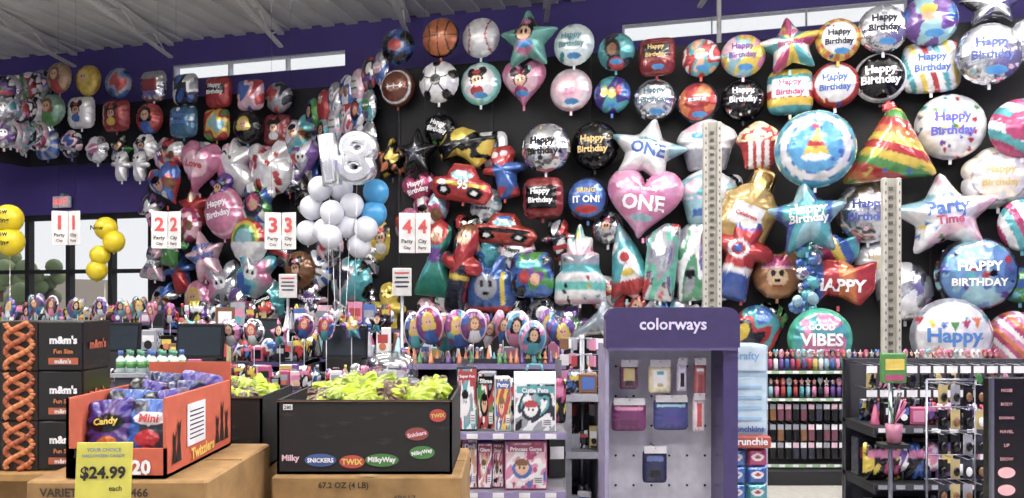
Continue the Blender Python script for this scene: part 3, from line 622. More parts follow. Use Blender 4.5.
# ------------------------------------------------------------ slotted poles
def pole(px,w_,ytop,d):
    b=B(); x,y,z1=P3(px,ytop,d); w=w_/FP*d; col=lin('b6b3aa')
    for s in (-1,1): b.box((s*w*.36,0,z1/2),(w*.24,.05,z1),col,'gloss',bev=.006)
    b.box((0,.012,z1/2),(w*.5,.012,z1),lin('a09d93'),'gloss')
    z=.1
    while z<z1-.03:
        b.box((0,.002,z),(w*.2,.012,.022),lin('55534c'))
        for s in (-1,1): b.box((s*w*.36,-.026,z+.03),(w*.07,.004,.02),lin('6a685f'))
        z+=.06
    b.box((0,0,.01),(w*2,.3,.02),'E')
    return b,(x,y,0)
b,l=pole(712,19,122,6.6); b.out('slotted_display_upright',l)
b,l=pole(891,19,178,5.6); b.out('slotted_display_upright',l)
x,y,z=P3(719,10,10.15); b=B(); b.tube([(0,0,0),(0,0,HC-.08)],.03,lin('cacac6'),'matte',10); b.box((0,0,.01),(.16,.16,.02),'E'); b.out('ceiling_support_pole',(x,y,0))

# ------------------------------------------------------------ foreground candy
def openbox(b,w,dp,h,col,mat='matte',t=.008,inner=None,front=None):
    inner=inner or lin('3a2c24'); fh=front or h
    b.box((0,-dp/2+t/2,fh/2),(w,t,fh),col,mat); b.box((0,dp/2-t/2,h/2),(w,t,h),col,mat)
    for s in (-1,1): b.box((s*(w/2-t/2),0,h/2),(t,dp,h),col,mat)
    b.box((0,0,t/2),(w,dp,t),inner,mat)
    b.box((0,0,min(fh,h)*.55),(w-2*t-.002,dp-2*t-.002,.004),inner)
def bagheap(b,w,dp,z,n,cols,seed,s=.12,tilt=.9,zr=.05):
    q=random.Random(seed)
    for i in range(n):
        a=q.choice(cols)
        M=Matrix.Translation((q.uniform(-w/2+s*.4,w/2-s*.4),q.uniform(-dp/2+s*.5,dp/2-s*.5),z+q.uniform(0,zr)))@Matrix.Rotation(q.uniform(-.8,.8),4,'Z')@Matrix.Rotation(-tilt+q.uniform(-.5,.5),4,'X')@Matrix.Rotation(q.uniform(-.6,.6),4,'Y')
        b.foil(0,0,s*q.uniform(.9,1.5),s*q.uniform(.7,1.1),'bag',a,[('wave',3,[a,a,q.choice(cols)],q.uniform(0,6))],M=M,wr=.35,nr=8,seed=i,mat='plastic_bag')
def halloween_box(name,x0,x1,y0,z0,z1,dp,labels,seed=1,nb=34):
    b=B(); w=x1-x0; h=z1-z0
    openbox(b,w,dp,h,lin('1d1a1c'),'matte',inner=lin('15120f'))
    f=-dp/2-.002
    b.box((0,f,h-.004),(w,.003,.003),lin('6a4a38'))
    for (t,u,c,bg,ww,zz,ro) in labels:
        if bg: b.disc((u*w,f-.001,zz),ww*.6*w,.021,C(bg),'matte')
        b.text(t,(u*w,f-.003,zz),ww*w,c,off=.035,hmax=.045,rot=ro)
    q=random.Random(seed)
    for _ in range(10):
        xx,zz=q.uniform(-.45,.45)*w,q.uniform(.09,h-.03)
        b.add([(xx-.03,f,zz+.008),(xx-.012,f,zz),(xx,f,zz-.006),(xx+.012,f,zz),(xx+.03,f,zz+.008),(xx+.01,f,zz+.006),(xx,f,zz+.01),(xx-.01,f,zz+.006)],[[0,1,2,3,4,5,6,7]],lin('2e2928'))
    gc=['8ea018','9cae20','74860e','8ea018','96aa1c','402418','4a2a1a']
    bagheap(b,w-.05,dp-.07,h-.035,nb,gc,seed,.095,zr=.045)
    bagheap(b,w-.12,dp-.2,h+.0,int(nb*.3),gc[:5],seed+1,.1,zr=.02)
    return b.out(name,((x0+x1)/2,y0+dp/2,z0))
def X(px,d): return (px-512)/FP*d
halloween_box('candy_display_box',X(277,2.6),X(452,2.6),2.6,1.035,1.275,.42,[('Milky',-.42,'L',None,.1,.05,0),('SNICKERS',-.25,C('W'),'2c4f90',.15,.045,.0),('TWIX',-.07,C('Y'),'b02a28',.12,.04,.0),('MilkyWay',.1,C('W'),'3f7a38',.16,.045,0),('Snickers',.3,C('L'),'8a3a34',.11,.13,.2),('MilkyWay',.33,C('W'),'3f7a38',.12,.07,.2),('TWIX',.42,C('Y'),'b02a28',.08,.19,.1)],seed=3,nb=56)
b=B(); b.box((0,0,0),(.03,.002,.018),'W'); b.text('280',(0,-.003,0),.024,'K'); b.out('price_tag',(X(285,2.6)+.01,2.597,EYE-107/FP*2.6))
halloween_box('candy_display_box',X(168,2.8),X(262,2.8),2.8,1.0,1.262,.38,[('MilkyWay',.1,C('W'),'3f7a38',.3,.06,0)],seed=9,nb=32)
def carton(name,x0,x1,y0,dp,z0,z1,t1='',t2='',col='94744a'):
    b=B(); w=x1-x0; h=z1-z0
    b.box((0,0,h/2),(w,dp,h),lin(col),'cardboard',bev=.006)
    b.box((0,-dp/2-.001,h/2),(w*.99,.002,.003),lin('8a6a42')); b.box((0,0,h+.0005),(.05,dp,.002),lin('b89a6c'),'gloss')
    b.box((0,0,h+.0006),(w,.004,.002),lin('7a5c38'))
    if t1: b.text(t1,(-w*.12,-dp/2-.004,h-.03),w*.6,lin('3a2c20'),hmax=.026,off=.03)
    if t2: b.text(t2,(w*.2,-dp/2-.004,h-.07),w*.4,lin('4a3a2c'),hmax=.022)
    return b.out(name,((x0+x1)/2,y0+dp/2,z0))
zt=1.033
for k,(t1,t2) in enumerate([('67.2 OZ (4 LB)','49617'),('FUN SIZE','UP'),('67.2 OZ','')]):
    carton('cardboard_box',X(272,2.58),X(462,2.58),2.57,.5,zt-.34,zt,t1,t2); zt-=.342
zt=.998
for k in range(3):
    carton('cardboard_box',X(110,2.76),X(258,2.76),2.77,.5,zt-.33,zt,'67.2 OZ','MIX',col='86683f'); zt-=.332
zt=1.118
for k,(t1,t2) in enumerate([('VARIETY BAG   33466','CANDY ASSORTED'),('VARIETY BAG',''),('VARIETY BAG','')]):
    carton('cardboard_box',X(28,2.14),X(208,2.14) ,2.13,.56,zt-.37,zt,t1,t2,col='96754a'); zt-=.372
# orange licorice box
d=2.15; dp=.5; x0,x1=X(66,d),X(166,d); wB=x1-x0; hB=.215
b=B(); org=lin('c04a20')
openbox(b,wB,dp,hB,org,'matte',inner=lin('20242e'),front=.08)
b.box((0,dp/2-.004,hB+.03),(wB,.008,.06),org)
b.box((-wB/2+.02,-dp/2+.004,hB/2),(.04,.008,hB),org)
b.text('120',(.06,-dp/2-.004,.03),.07,'W',off=.04); b.text('Candy',(-.06,-dp/2-.004,.035),.08,lin('2a1a14'),off=.04)
for xx in (-.1,-.02,.03): b.add([(xx-.014,-dp/2-.003,.055),(xx+.014,-dp/2-.003,.055),(xx+.009,-dp/2-.003,.068),(xx+.012,-dp/2-.003,.078),(xx,-dp/2-.003,.072),(xx-.012,-dp/2-.003,.078),(xx-.009,-dp/2-.003,.068)],[[0,1,2,3,4,5,6]],lin('1b1512'))
MS=Matrix.Rotation(math.pi/2,4,'Z')
f=-wB/2-.003
b.box((-.05,f,.12),(.13,.003,.12),'W',M=MS)
for k in range(7): b.box((-.05,f-.002,.08+k*.013),(.1,.002,.003),'K',M=MS)
b.text('Twizzlers',(.0,f-.001,.035),.3,lin('e0b840'),off=.04,rot=.03,M=MS,hmax=.035)
for xx,hh in ((-.2,.12),(-.17,.15),(.12,.12),(.16,.16),(.2,.13)): b.add([(xx-.016,f,.03),(xx+.016,f,.03),(xx+.006,f,hh*.6),(xx+.013,f,hh),(xx,f,hh*.85),(xx-.012,f,hh),(xx-.006,f,hh*.6)],[[0,1,2,3,4,5,6]],lin('1b1512'),M=MS)
bag=[('262c66',[('wave',1.2,['262c66','1c2048','262c66'],1),('e',0,.15,.6,.35,'1a1c30'),('t','MIX',0,.2,.8,C('W')),('e',-.3,-.5,.25,.2,'R'),('e',.3,-.5,.25,.2,'Y')]),
     ('4a2f74',[('wave',1.4,['4a2f74','I','4a2f74'],1),('e',0,.15,.7,.3,'K'),('t','Candy',0,.17,1.0,C('Y')),('e',0,-.5,.4,.22,'O')]),
     ('2b4f96',[('wave',1.4,['2b4f96','D','2b4f96'],4),('e',0,.3,.7,.22,'W'),('t','Mini',0,.3,.8,C('R')),('e',0,-.35,.5,.28,'R')]),
     ('46224a',[('wave',1.6,['46224a','I','K'],3),('e',0,.1,.55,.4,'V'),('t','Treats',0,.1,.9,C('W'))])]
q=random.Random(5)
for row in range(4):
    for k in range(2):
        a,o_=bag[(row*3+k)%4]
        M=Matrix.Translation((-wB/2+.075+k*.115,.16-row*.105,.165-row*.016))@Matrix.Rotation(q.uniform(-.25,.25),4,'Z')@Matrix.Rotation(-.3,4,'X')@Matrix.Rotation(q.uniform(-.22,.22),4,'Y')
        b.foil(0,0,.135,.17,'bag',a,o_,M=M,wr=.3,nr=22,seed=k+row,D=.03,mat='plastic_bag')
b.out('licorice_display_box',((x0+x1)/2,d+dp/2,1.121))
d=1.9; b=B(); h=.135; w=.13
b.box((0,0,0),(w,.004,h),lin('c8bf2a'),'gloss',bev=.002)
b.text('YOUR CHOICE',(0,-.005,.05),.08,lin('3a6a9a')); b.text('HALLOWEEN CANDY',(0,-.005,.036),.1,lin('3a6a9a')); b.text('$24.99',(0,-.005,-.005),.105,lin('201c1c'),off=.035); b.text('each',(.03,-.005,-.04),.03,'K')
b.tube([(0,.006,-.06),(0,.006,-.35),(0,.22,-.40)],.004,'E')
b.out('price_sign',P3(104,471,d),.05,-.1)
# black and orange candy cartons
d=2.45; zt=1.535; w=.275
for k in range(3):
    b=B(); dp=.17; h=.152; f=-dp/2-.004
    b.box((0,0,h/2),(w,dp,h),lin('17130f'),'gloss',bev=.004)
    b.box((-.055,f+.002,h/2),(.11,.003,h*.98),lin('2a1a12'))
    for ph in (0,math.pi*.67,math.pi*1.33):
        pts=[(-.055+.042*math.sin(u/16*2*math.pi*1.1+ph),f-.004*math.cos(u/16*2*math.pi*1.1+ph),.005+u/16*.142) for u in range(17)]
        b.tube(pts,.0085,lin(['c0601e','cc7430','a44c18'][int(ph)%3]),'matte',6)
    b.text("m&m's",(.08,f,.095),.085,'W',off=.05); b.text('Fun Size',(.08,f,.06),.06,lin('c86a24'),off=.03)
    b.box((.08,f,.03),(.09,.003,.02),lin('a84a1c')); b.text("m&m's",(.08,f-.003,.03),.05,'W',off=.03)
    M=Matrix.Rotation(math.pi/2,4,'Z'); b.text("m&m's",(0,-w/2-.003,.08),.1,lin('a84a1c'),M=M,off=.05)
    b.out('candy_carton',(X(38,d),d+dp/2,zt-h),0); zt-=.1525
for k in range(3):
    b=carton('cardboard_box',X(-60,2.7),X(70,2.7),2.7,.4,zt-.34-.012,zt-.012 if k else zt-.0,'VARIETY','BAG'); zt-=.356
b=B(); b.box((0,0,-.01),(.5,.3,.02),lin('a8814f'),'cardboard'); b.box((0,.05,-.55),(.44,.16,1.05),lin('98764a'),'cardboard'); b.out('pallet_stand',(X(10,2.55),2.55,1.535-.1525*3-.001))

# ------------------------------------------------------------ colour kiosk
d=3.3; x0,x1=X(605,d),X(738,d); wK=x1-x0; zt=1.57; pur=lin('392a64')
b=B()
pts=[]; r=.05; hh=.165
for a in range(0,91,15): pts.append((wK/2-r+r*math.cos(math.radians(a)),hh-r+r*math.sin(math.radians(a))))
for a in range(90,181,15): pts.append((-wK/2+r+r*math.cos(math.radians(a)),hh-r+r*math.sin(math.radians(a))))
pts+=[(-wK/2,0),(wK/2,0)]
n=len(pts); vs=[(x,-.03,z+zt-hh) for x,z in pts]+[(x,.06,z+zt-hh) for x,z in pts]
b.add(vs,[list(range(n))[::-1],list(range(n,2*n))]+[[i,(i+1)%n,(i+1)%n+n,i+n] for i in range(n)],lin('34255c'),'gloss')
b.text('colorways',(0,-.034,zt-.075),wK*.5,lin('cfc4ea'),off=.02)
b.box((0,.22,(zt-.17)/2+.05),(wK-.06,.03,zt-.2),lin('c0becc'))
b.box((-wK/2+.008,.13,(zt-.16)/2),(.016,.26,zt-.16),lin('8d86aa'),'gloss'); b.box((wK/2-.03,.13,(zt-.16)/2),(.06,.26,zt-.16),pur,'gloss')
b.box((0,.12,.25),(wK-.05,.22,.5),pur,'gloss',bev=.01); b.box((0,.13,.012),(wK+.02,.3,.024),'K')
b.box((0,.1,zt-.17),(wK-.02,.24,.012),lin('8a78bc'))
for r_ in range(6):
    for c_ in range(6):
        b.cyl((-wK/2+.07+c_*.078,.2,zt-.26-r_*.13),.005,.006,'K',n=8,M=Matrix.Rotation(math.pi/2,4,'X'))
def hang(px,py,wp,hp,col,ops_):
    cx=X(px,d+.1)-(x0+x1)/2; cz=EYE+(HZ-py)/FP*(d+.1)
    ww=wp/FP*d; hh_=hp/FP*d
    b.tube([(cx,.205,cz+hh_/2),(cx,.08,cz+hh_/2)],.003,'E'); b.box((cx,.09,cz+hh_/2-.008),(ww*.95,.004,.03),lin('c8c4cc'),'gloss')
    b.foil(cx,cz-.012,ww*1.05,hh_,'bag',col,[('b',u-a,u+a,v*2-c2,v*2+c2,cc) for (u,v,a,c2,cc) in ops_],cy=.11,nr=12,wr=.15,D=.02,mat='gloss')
hang(629,374,18,26,'6a3a5a',[(0,.1,.6,.5,'A'),(0,-.25,.4,.2,'K')])
hang(660,376,22,30,'dfd4ae',[(0,0,.6,.6,'W'),(0,.2,.3,.15,'T'),(0,-.2,.25,.15,'A')])
hang(682,374,10,30,'cfc6e0',[(0,-.1,.4,.5,'K')])
hang(700,378,12,38,'a8585a',[(0,-.1,.4,.6,'8a2a34'),(0,.3,.6,.1,'W')])
hang(629,414,34,30,'6c2a60',[(0,.3,.8,.12,'P'),(0,-.2,.5,.2,'5a2050')])
hang(671,412,34,32,'33387c',[(0,.3,.8,.1,'C'),(.1,-.15,.4,.3,'I')])
hang(699,412,12,36,'d8c4d0',[(0,0,.4,.7,'R')])
hang(655,464,24,34,'20244c',[(0,.25,.7,.15,'4a5a90'),(0,-.2,.4,.2,'K')])
b.out('accessory_display_kiosk',((x0+x1)/2,d,0))
# light blue strip display
d=3.45; x0,x1=X(722,d),X(768,d); w=x1-x0; b=B(); zt=EYE-45/FP*d
b.box((0,.1,zt/2),(w,.2,zt),lin('98b4cc'),'gloss',bev=.006); b.box((0,.1,.01),(w+.1,.34,.02),'W')
b.box((0,-.004,zt-.06),(w*.9,.006,.1),lin('bccede')); b.text('Crafty',(0,-.01,zt-.05),w*.6,lin('6aa0cc'))
b.box((0,-.004,zt-.25),(w*.9,.006,.22),lin('b4ccdc'))
for k in range(4): b.box((-.0,-.01,zt-.18-k*.045),(w*.7,.004,.012),lin('8ab4d8'))
b.box((0,-.03,zt-.41),(w*.95,.06,.05),lin('a83828'),'gloss',bev=.005); b.text('Crunchie',(0,-.062,zt-.405),w*.8,'W',off=.03)
b.text('Crunchkins',(0,-.01,zt-.36),w*.8,'B',off=.03)
q=random.Random(8)
for k in range(9):
    for c_ in range(2):
        cc=q.choice(['B','3a6ab0','V','M','T','O'])
        b.foil(-w*.24+c_*w*.46,zt-.48-k*.075,w*.44,.075,'bag',cc,[('e',0,.1,.6,.4,'W'),('e',0,.1,.3,.2,q.choice('ROB'))],cy=-.02,nr=10)
b.out('snack_display_stand',((x0+x1)/2,d,0))

# ------------------------------------------------------------ clutter generator
MUT=list('RPBTVWKMCDLEKDWEHADKE')
def item(b,x,y,z,h,q,cols=None):
    cc=q.choice(cols or MUT); c=C(cc); k=q.randrange(9); c2=C(q.choice('WYKPRBE')); w=h*q.uniform(.4,.7)
    if k in(0,1,7):
        rz=q.uniform(-.3,.3); T=Matrix.Translation((x,y,z))@Matrix.Rotation(rz,4,'Z')
        b.box((0,0,h/2),(w,w*.5,h),c,'gloss',M=T,bev=.004); b.box((0,-w*.25-.001,h*.62),(w*.8,.003,h*.3),c2,'gloss',M=T); b.disc((0,-w*.25-.004,h*.35),w*.28,w*.28,C(q.choice('NWKTO')),'gloss',M=T); b.box((0,-w*.25-.002,h*.1),(w*.7,.003,h*.06),'K','gloss',M=T)
    elif k==2:
        r=w*.3; b.lathe((x,y,z),[(r,0),(r,h*.6),(r*.4,h*.78),(r*.4,h*.86)],c,'gloss',12); b.lathe((x,y,z),[(r*.45,h*.84),(r*.45,h)],c2,'gloss',12); b.lathe((x,y,z),[(r*1.03,h*.15),(r*1.03,h*.45)],c2,'gloss',12)
    elif k in (3,8):
        b.foil(x,z+h*.5,w,h,'bag',c,[('wave',2,[cc,'K',q.choice('WYRB')],q.uniform(0,6)),('b',-.7,.7,.2,.6,q.choice('WYRP'))],cy=y,nr=8,wr=.3)
    elif k==4:
        b.lathe((x,y,z),[(w*.4,0),(w*.38,h*.05),(.003,h)],c,'gloss',12); b.sph((x,y,z+h),h*.08,c2,'gloss',8,6)
    elif k==5:
        b.box((x,y,z+h*.4),(w*1.3,w*.7,h*.8),c,'gloss',bev=.006); b.box((x,y-w*.36,z+h*.4),(w*.9,.004,h*.5),c2,'gloss'); b.text(q.choice(['FUN','PLAY','NEW','SALE','WOW']),(x,y-w*.37,z+h*.42),w*.7,'K',off=.03)
    else:
        b.foil(x,z+h*.6,w*1.1,h*.8,q.choice(['round','heart','star']),c,[('wave',2,[cc,'W',q.choice('PVB')],q.uniform(0,6))],cy=y,nr=8); b.tube([(x,y,z),(x,y,z+h*.6)],.005,'W')
def fixture(px0,px1,d,dp,levels,hs,seed,body='26262b',cols=None,rows=1,lip=None):
    x0,x1=X(px0,d),X(px1,d); w=x1-x0; b=B(); zt=max(levels)
    q=random.Random(seed)
    b.box((0,dp-.02,zt/2),(w,.03,zt),lin(body))
    for s in (-1,1): b.box((s*(w/2-.015),dp/2,zt/2),(.03,dp,zt),lin(body))
    b.box((0,dp/2,.05),(w,dp,.1),lin(body))
    for i,z in enumerate(levels):
        b.box((0,dp/2,z-.012),(w,dp,.024),lin(body),'gloss'); b.box((0,-.004,z-.015),(w,.006,.035),lin(lip or body),'gloss')
        hmax=hs[i]
        if hmax<=0: continue
        for r_ in range(rows):
            x=-w/2+.05
            while x<w/2-.04:
                h=hmax*q.uniform(.55,1); item(b,x,dp*(.2+.4*r_),z+.001,h,q,cols); x+=h*q.uniform(.4,.65)
    return b,((x0+x1)/2,d,0)
def checkout(px0,px1,d,ztop,seed,hs=.28): return fixture(px0,px1,d,.6,[ztop,ztop-.3,ztop-.6],[hs,.18,.18],seed,body='1a191e',rows=2,lip='4a4170')
b,l=checkout(20,170,7.2,1.12,11,.22); b.out('checkout_counter',l)
b,l=checkout(165,305,6.4,1.1,12,.24); b.out('checkout_counter',l)
b,l=checkout(300,420,6.9,1.1,13,.26); b.out('checkout_counter',l)
b,l=checkout(90,250,4.9,1.08,14,.13); b.out('impulse_candy_rack',l)
b,l=checkout(235,405,4.4,1.1,15,.13); b.out('impulse_candy_rack',l)
b,l=checkout(-60,150,10.5,1.3,16,.24); b.out('party_supply_shelf',l)
b,l=checkout(150,400,9.4,1.25,17,.36); b.out('party_supply_shelf',l)
d=5.0; b,l=fixture(392,566,d,.45,[1.2,.85,.5],[0,.22,.22],18,body='2a2830',rows=1,lip='7a6e9a')
q=random.Random(6)
for k in range(30):
    x=-.52+k*.036; c=q.choice(['G','Y','G','V','T','O','D']); b.lathe((x,.06+q.uniform(-.02,.02),1.2),[(.02,0),(.018,.01),(.002,q.uniform(.07,.11))],c,'gloss',10)
x=-.5
while x<.5: item(b,x,.3,1.2,q.uniform(.08,.14),q); x+=.07
b.out('party_hat_counter_display',l)
def stickrow(x0,n,step,py,d,cols,zb,base,shapes,seed,s=.19):
    b=B(); q=random.Random(seed)
    for k in range(n):
        px=x0+k*step; x,_,z=P3(px,py+q.uniform(-7,7),d); c=q.choice(cols); yy=d+q.uniform(-.1,.1)
        b.tube([(x,yy,zb),(x,yy,z)],.003,'W','matte')
        b.foil(x,z,s*q.uniform(.7,1.0),s*q.uniform(1.1,1.35),q.choice(shapes),c,[('wave',1.5,[c,q.choice('PVBTD'),c],q.uniform(0,6)),('ring',.86,.95,q.choice('LVMCW'))]+face(q.choice('YHKR'),q.choice('CBTPW'),dx=q.uniform(-.15,.15)),cy=yy,nr=16,roll=q.uniform(-.2,.2))
    xm=X(x0+(n-1)*step/2,d); ww=X(x0+n*step,d)-X(x0,d)
    b.box((xm,d,zb),(ww,.14,.03),'D'); b.box((xm,d+.02,zb/2),(ww*base,.06,zb),'D')
    b.out('stick_balloon_row',(0,0,0))
stickrow(416,11,14.5,331,5.12,['8a3a78','V','4a60a0','8a2a50','6a3a78','3a7aa0','R'],1.215,.5,['round','round','heart'],9,.19)
stickrow(10,14,12,307,7.9,['8a3a68','D','O','5a4a7c','D','H','A'],1.1,.9,['round','flower','heart'],10,.17)
stickrow(185,9,24,326,5.9,['D','O','8a3040','B','P','E','K','V','S'],1.05,.9,['round','heart','star','flower'],12,.17)
b=B(); x,y,z=P3(152,370,4.2)
b.box((0,0,-.02),(.34,.2,.02),'E')
for r_ in range(2):
    for k in range(6):
        xx=-.14+k*.056; yy=-.05+r_*.09
        b.lathe((xx,yy,-.01),[(.022,0),(.022,.07),(.01,.085),(.01,.09)],lin('c8dcd8'),'gloss',12); b.lathe((xx,yy,.08),[(.013,0),(.013,.025)],C('4a8f70' if (k+r_)%3 else 'B'),'gloss',10); b.lathe((xx,yy,0),[(.0226,.015),(.0226,.05)],C('G'),'gloss',12)
b.box((0,0,-(z+.03)/2),(.3,.18,z-.03),'D'); b.out('sanitizer_bottle_display',(x,y,z))
b=B(); x,y,z=P3(392,380,3.9); b.lathe((0,0,0),[(.12,0),(.13,.02),(.125,.1),(.09,.13),(.03,.14)],'W','clear_plastic',20); b.lathe((0,0,-.02),[(.135,0),(.135,.02)],'E','gloss',20)
b.lathe((0,0,.0),[(.08,0),(.07,.04),(.01,.05)],'E','matte',12); b.box((0,0,-(z+.02)/2),(.26,.26,z-.02),'D'); b.out('cake_display_dome',(x,y,z))
for (px,py,d) in ((200,350,5.7),(345,350,6.0),(120,345,6.7),(262,338,7.6)):
    x,y,z=P3(px,py,d); b=B(); b.box((0,0,.06),(.34,.03,.26),'K','gloss',bev=.01,M=Matrix.Rotation(-.15,4,'X')); b.box((0,-.018,.06),(.3,.003,.2),lin('1c2630'),'gloss',M=Matrix.Rotation(-.15,4,'X')); b.tube([(0,.03,-.05),(0,.05,-z+1.0)],.02,'K'); b.box((0,.05,-z/2+.0),(.26,.22,z-.12),'1c1b20')
    b.out('cash_register_monitor',(x,y,z))

# ------------------------------------------------------------ toy shelf
d=3.6; x0,x1=X(457,d),X(566,d); w=x1-x0; b=B()
g_=lin('85858f')
b.box((0,.42,.6),(w,.02,1.2),g_)
for s in (-1,1):
    b.box((s*(w/2-.01),.42,.65),(.03,.03,1.3),g_,'metal')
    b.box((s*(w/2-.012),.2,.06),(.02,.42,.12),g_)
q=random.Random(77)
for z in (1.0,.735,.47,.15):
    b.box((0,.21,z-.01),(w,.42,.02),g_,'gloss'); b.box((0,-.004,z-.012),(w,.008,.03),lin('8a7eb0'),'gloss')
    for k in range(4): b.box((-w*.36+k*w*.24,-.009,z-.012),(.05,.003,.022),'W')
for k in range(6): item(b,-w*.42+k*.085,.3,1.0,.22,q)
for k in range(6): item(b,-w*.42+k*.085,.3,.735,.2,q)
for k in range(6): item(b,-w*.42+k*.085,.12,.47,.2,q)
b.out('gondola_shelf',((x0+x1)/2,d,0))
def pack(name,px,wp,hp,d,base,cols,txt,zf,dp=.08,seed=1,gable=True,rz=0):
    x,_,_=P3(px,0,d); w=wp/FP*d; h=hp/FP*d; b=B(); q=random.Random(seed)
    hb=h*.82 if gable else h
    b.box((0,dp/2,hb/2),(w,dp,hb),base,'gloss',bev=.003)
    n=40; u=np.linspace(-1,1,n); UU,VV=np.meshgrid(u,u)
    ops=[('wave',1.8,[base]+list(cols),seed*1.7),('dots',14,list(cols),.06,.16,seed),('e',-.2,-.15,.5,.42,q.choice(cols)),('e',-.2,-.1,.34,.3,q.choice(['N','H','W'])),('e',-.2,.14,.36,.16,q.choice(['K','H','R'])),('e',-.32,-.08,.05,.06,'K'),('e',-.1,-.08,.05,.06,'K'),('b',.35,.85,-.8,-.4,'W'),('b',-.9,.9,.6,.92,cols[0])]
    col=paint(UU.ravel(),VV.ravel(),base,ops)
    vs=np.stack([UU.ravel()*w*.47,np.full(n*n,-.002),(VV.ravel()*.47+.5)*hb],1)
    b.add(vs,[[j*n+i,j*n+i+1,(j+1)*n+i+1,(j+1)*n+i] for j in range(n-1) for i in range(n-1)],col,'gloss')
    if txt: b.text(txt,(0,-.005,hb*.85),w*.75,'W' if cols[0] not in 'WL' else 'K',off=.04,hmax=hb*.1)
    for s in range(3): b.box((w*.29,-.004,hb*(.16+.04*s)),(w*.18,.001,hb*.012),'D')
    if gable:
        b.add([(-w/2,0,hb),(w/2,0,hb),(w/2,dp,hb),(-w/2,dp,hb),(-w/2,dp/2,h),(w/2,dp/2,h)],[[0,1,5,4],[2,3,4,5],[1,2,5],[3,0,4]],C(base),'gloss')
        b.tube([(-w*.2,dp/2,h),(-w*.15,dp/2,h+.03),(w*.15,dp/2,h+.03),(w*.2,dp/2,h)],.006,cols[0],'gloss')
    b.out(name,(x,d,zf),rz)
pack('toy_package',467,20,64,3.66,'D','RWTE','Super Fun',1.001,seed=1,gable=False,rz=.1)
pack('toy_package',486,17,58,3.68,'E','KRWG','Slime',1.001,seed=2,gable=False,rz=-.1)
pack('toy_package',503,16,54,3.65,'W','BYRT','Putty',1.001,seed=7,gable=False,rz=.12)
pack('gift_package',535,42,60,3.63,'W','TDWEK','Cutie Pets',1.001,seed=3)
pack('boxed_doll_toy',470,14,50,3.66,'M','VWNP','Doll',.737,seed=4,gable=False)
pack('boxed_doll_toy',485,14,46,3.66,'V','MWNP','Glam',.737,seed=5,gable=False)
pack('boxed_doll_toy',498,11,44,3.68,'P','MWKL','Star',.737,seed=8,gable=False)
pack('pink_game_box',526,42,48,3.64,'d05c94','MLWPB','Princess Game',.737,seed=6,gable=False)
b,l=fixture(566,604,4.2,.5,[1.1,.8,.45],[.14,.14,.14],33,body='85858f',rows=2,lip='9a9aa8'); b.out('cosmetics_shelf',l)
b=B(); x,y,z=P3(582,335,4.5)
b.tube([(0,0,0),(0,0,-z)],.015,'E')
q=random.Random(31)
for k in range(5):
    zz=-.02-k*.09
    for a in range(6):
        an=a*math.pi/3; b.tube([(0,0,zz),(.09*math.cos(an),.09*math.sin(an),zz)],.003,'E'); b.box((.1*math.cos(an),.1*math.sin(an),zz-.03),(.05,.012,.06),q.choice('WPKERDH'),'gloss',rz=an)
b.lathe((0,0,-z),[(.16,0),(.16,.02),(.02,.04)],'E','metal'); b.out('spinner_rack',(x,y,z))

# ------------------------------------------------------------ right back rack
d=7.0; x0,x1=X(762,d),X(1010,d); w=x1-x0; b=B(); q=random.Random(41)
b.box((0,.3,.5),(w,.04,1.0),lin('121215')); b.box((0,.1,.06),(w,.4,.12),lin('1b1b1f'))
for k in range(4): b.box((-w/2+.02+k*(w-.04)/3,.26,.5),(.03,.03,1.0),'D')
for z in (.98,.74,.16):
    b.box((0,.16,z-.012),(w,.28,.02),'K'); b.box((0,.015,z-.014),(w,.006,.026),lin('8fae8a'))
    for k in range(int(w/.12)): b.box((-w/2+.06+k*.12,.011,z-.014),(.05,.003,.022),'W')
for zz,hh_,st in ((.98,.2,.05),(.74,.19,.055)):
    x=-w/2+.05
    while x<w/2-.05:
        c_=q.choice(['B','C','M','P','R','Y','T','D','W','V']); b.lathe((x,.09,zz),[(.02,0),(.02,hh_*.45),(.012,hh_*.5)],c_,'gloss',10); b.foil(x,zz+hh_*.72,.05,.08,q.choice(['round','flower','heart','star']),q.choice(['B','C','M','P','R','D','T','W']),[('e',0,0,.5,.5,'N'),('e',-.15,.1,.1,.12,'K'),('e',.15,.1,.1,.12,'K')],cy=.09,nr=6); x+=st
for zz in (.6,.42,.26):
    x=-w/2+.05
    while x<w/2-.03:
        b.tube([(x,.28,zz+.08),(x,.05,zz+.08)],.003,'E'); b.box((x,.07,zz+.055),(.05,.004,.05),q.choice(['W','L','E']))
        b.box((x,.07,zz-.015),(.05,.025,.1),q.choice(['K','D','K','H','K','6a3a4a']),'gloss',bev=.004); x+=.068
b.out('accessory_wall_rack',((x0+x1)/2,d,0))
# right gondola
d=4.5; x0,x1=X(874,d),X(1075,d); w=x1-x0; b=B(); q=random.Random(51)
b.box((0,.42,.62),(w,.03,1.24),lin('3a3a42'))
for s in (-1,1):
    b.box((s*(w/2-.015),.4,.62),(.03,.03,1.24),lin('55555e'),'metal')
    for z in (.88,.56,.2): b.box((s*(w/2-.01),.2,z-.03),(.01,.4,.05),lin('1b1b20'))
for z in (.88,.56,.2):
    b.box((0,.22,z-.012),(w,.42,.024),'K'); b.box((0,.005,z-.014),(w,.006,.036),lin('3a3a44'))
    for k in range(int(w/.1)): b.box((-w/2+.05+k*.1,.0,z-.014),(.05,.003,.024),q.choice(['W','L','E']))
for z,hh_ in ((.88,.13),(.56,.22),(.2,.22)):
    x=-w/2+.06
    while x<w/2-.05:
        item(b,x,.12,z,hh_,q,list('VDPVIMDKVM')); item(b,x+.02,.28,z,hh_,q,list('VDKMHE')); x+=.08
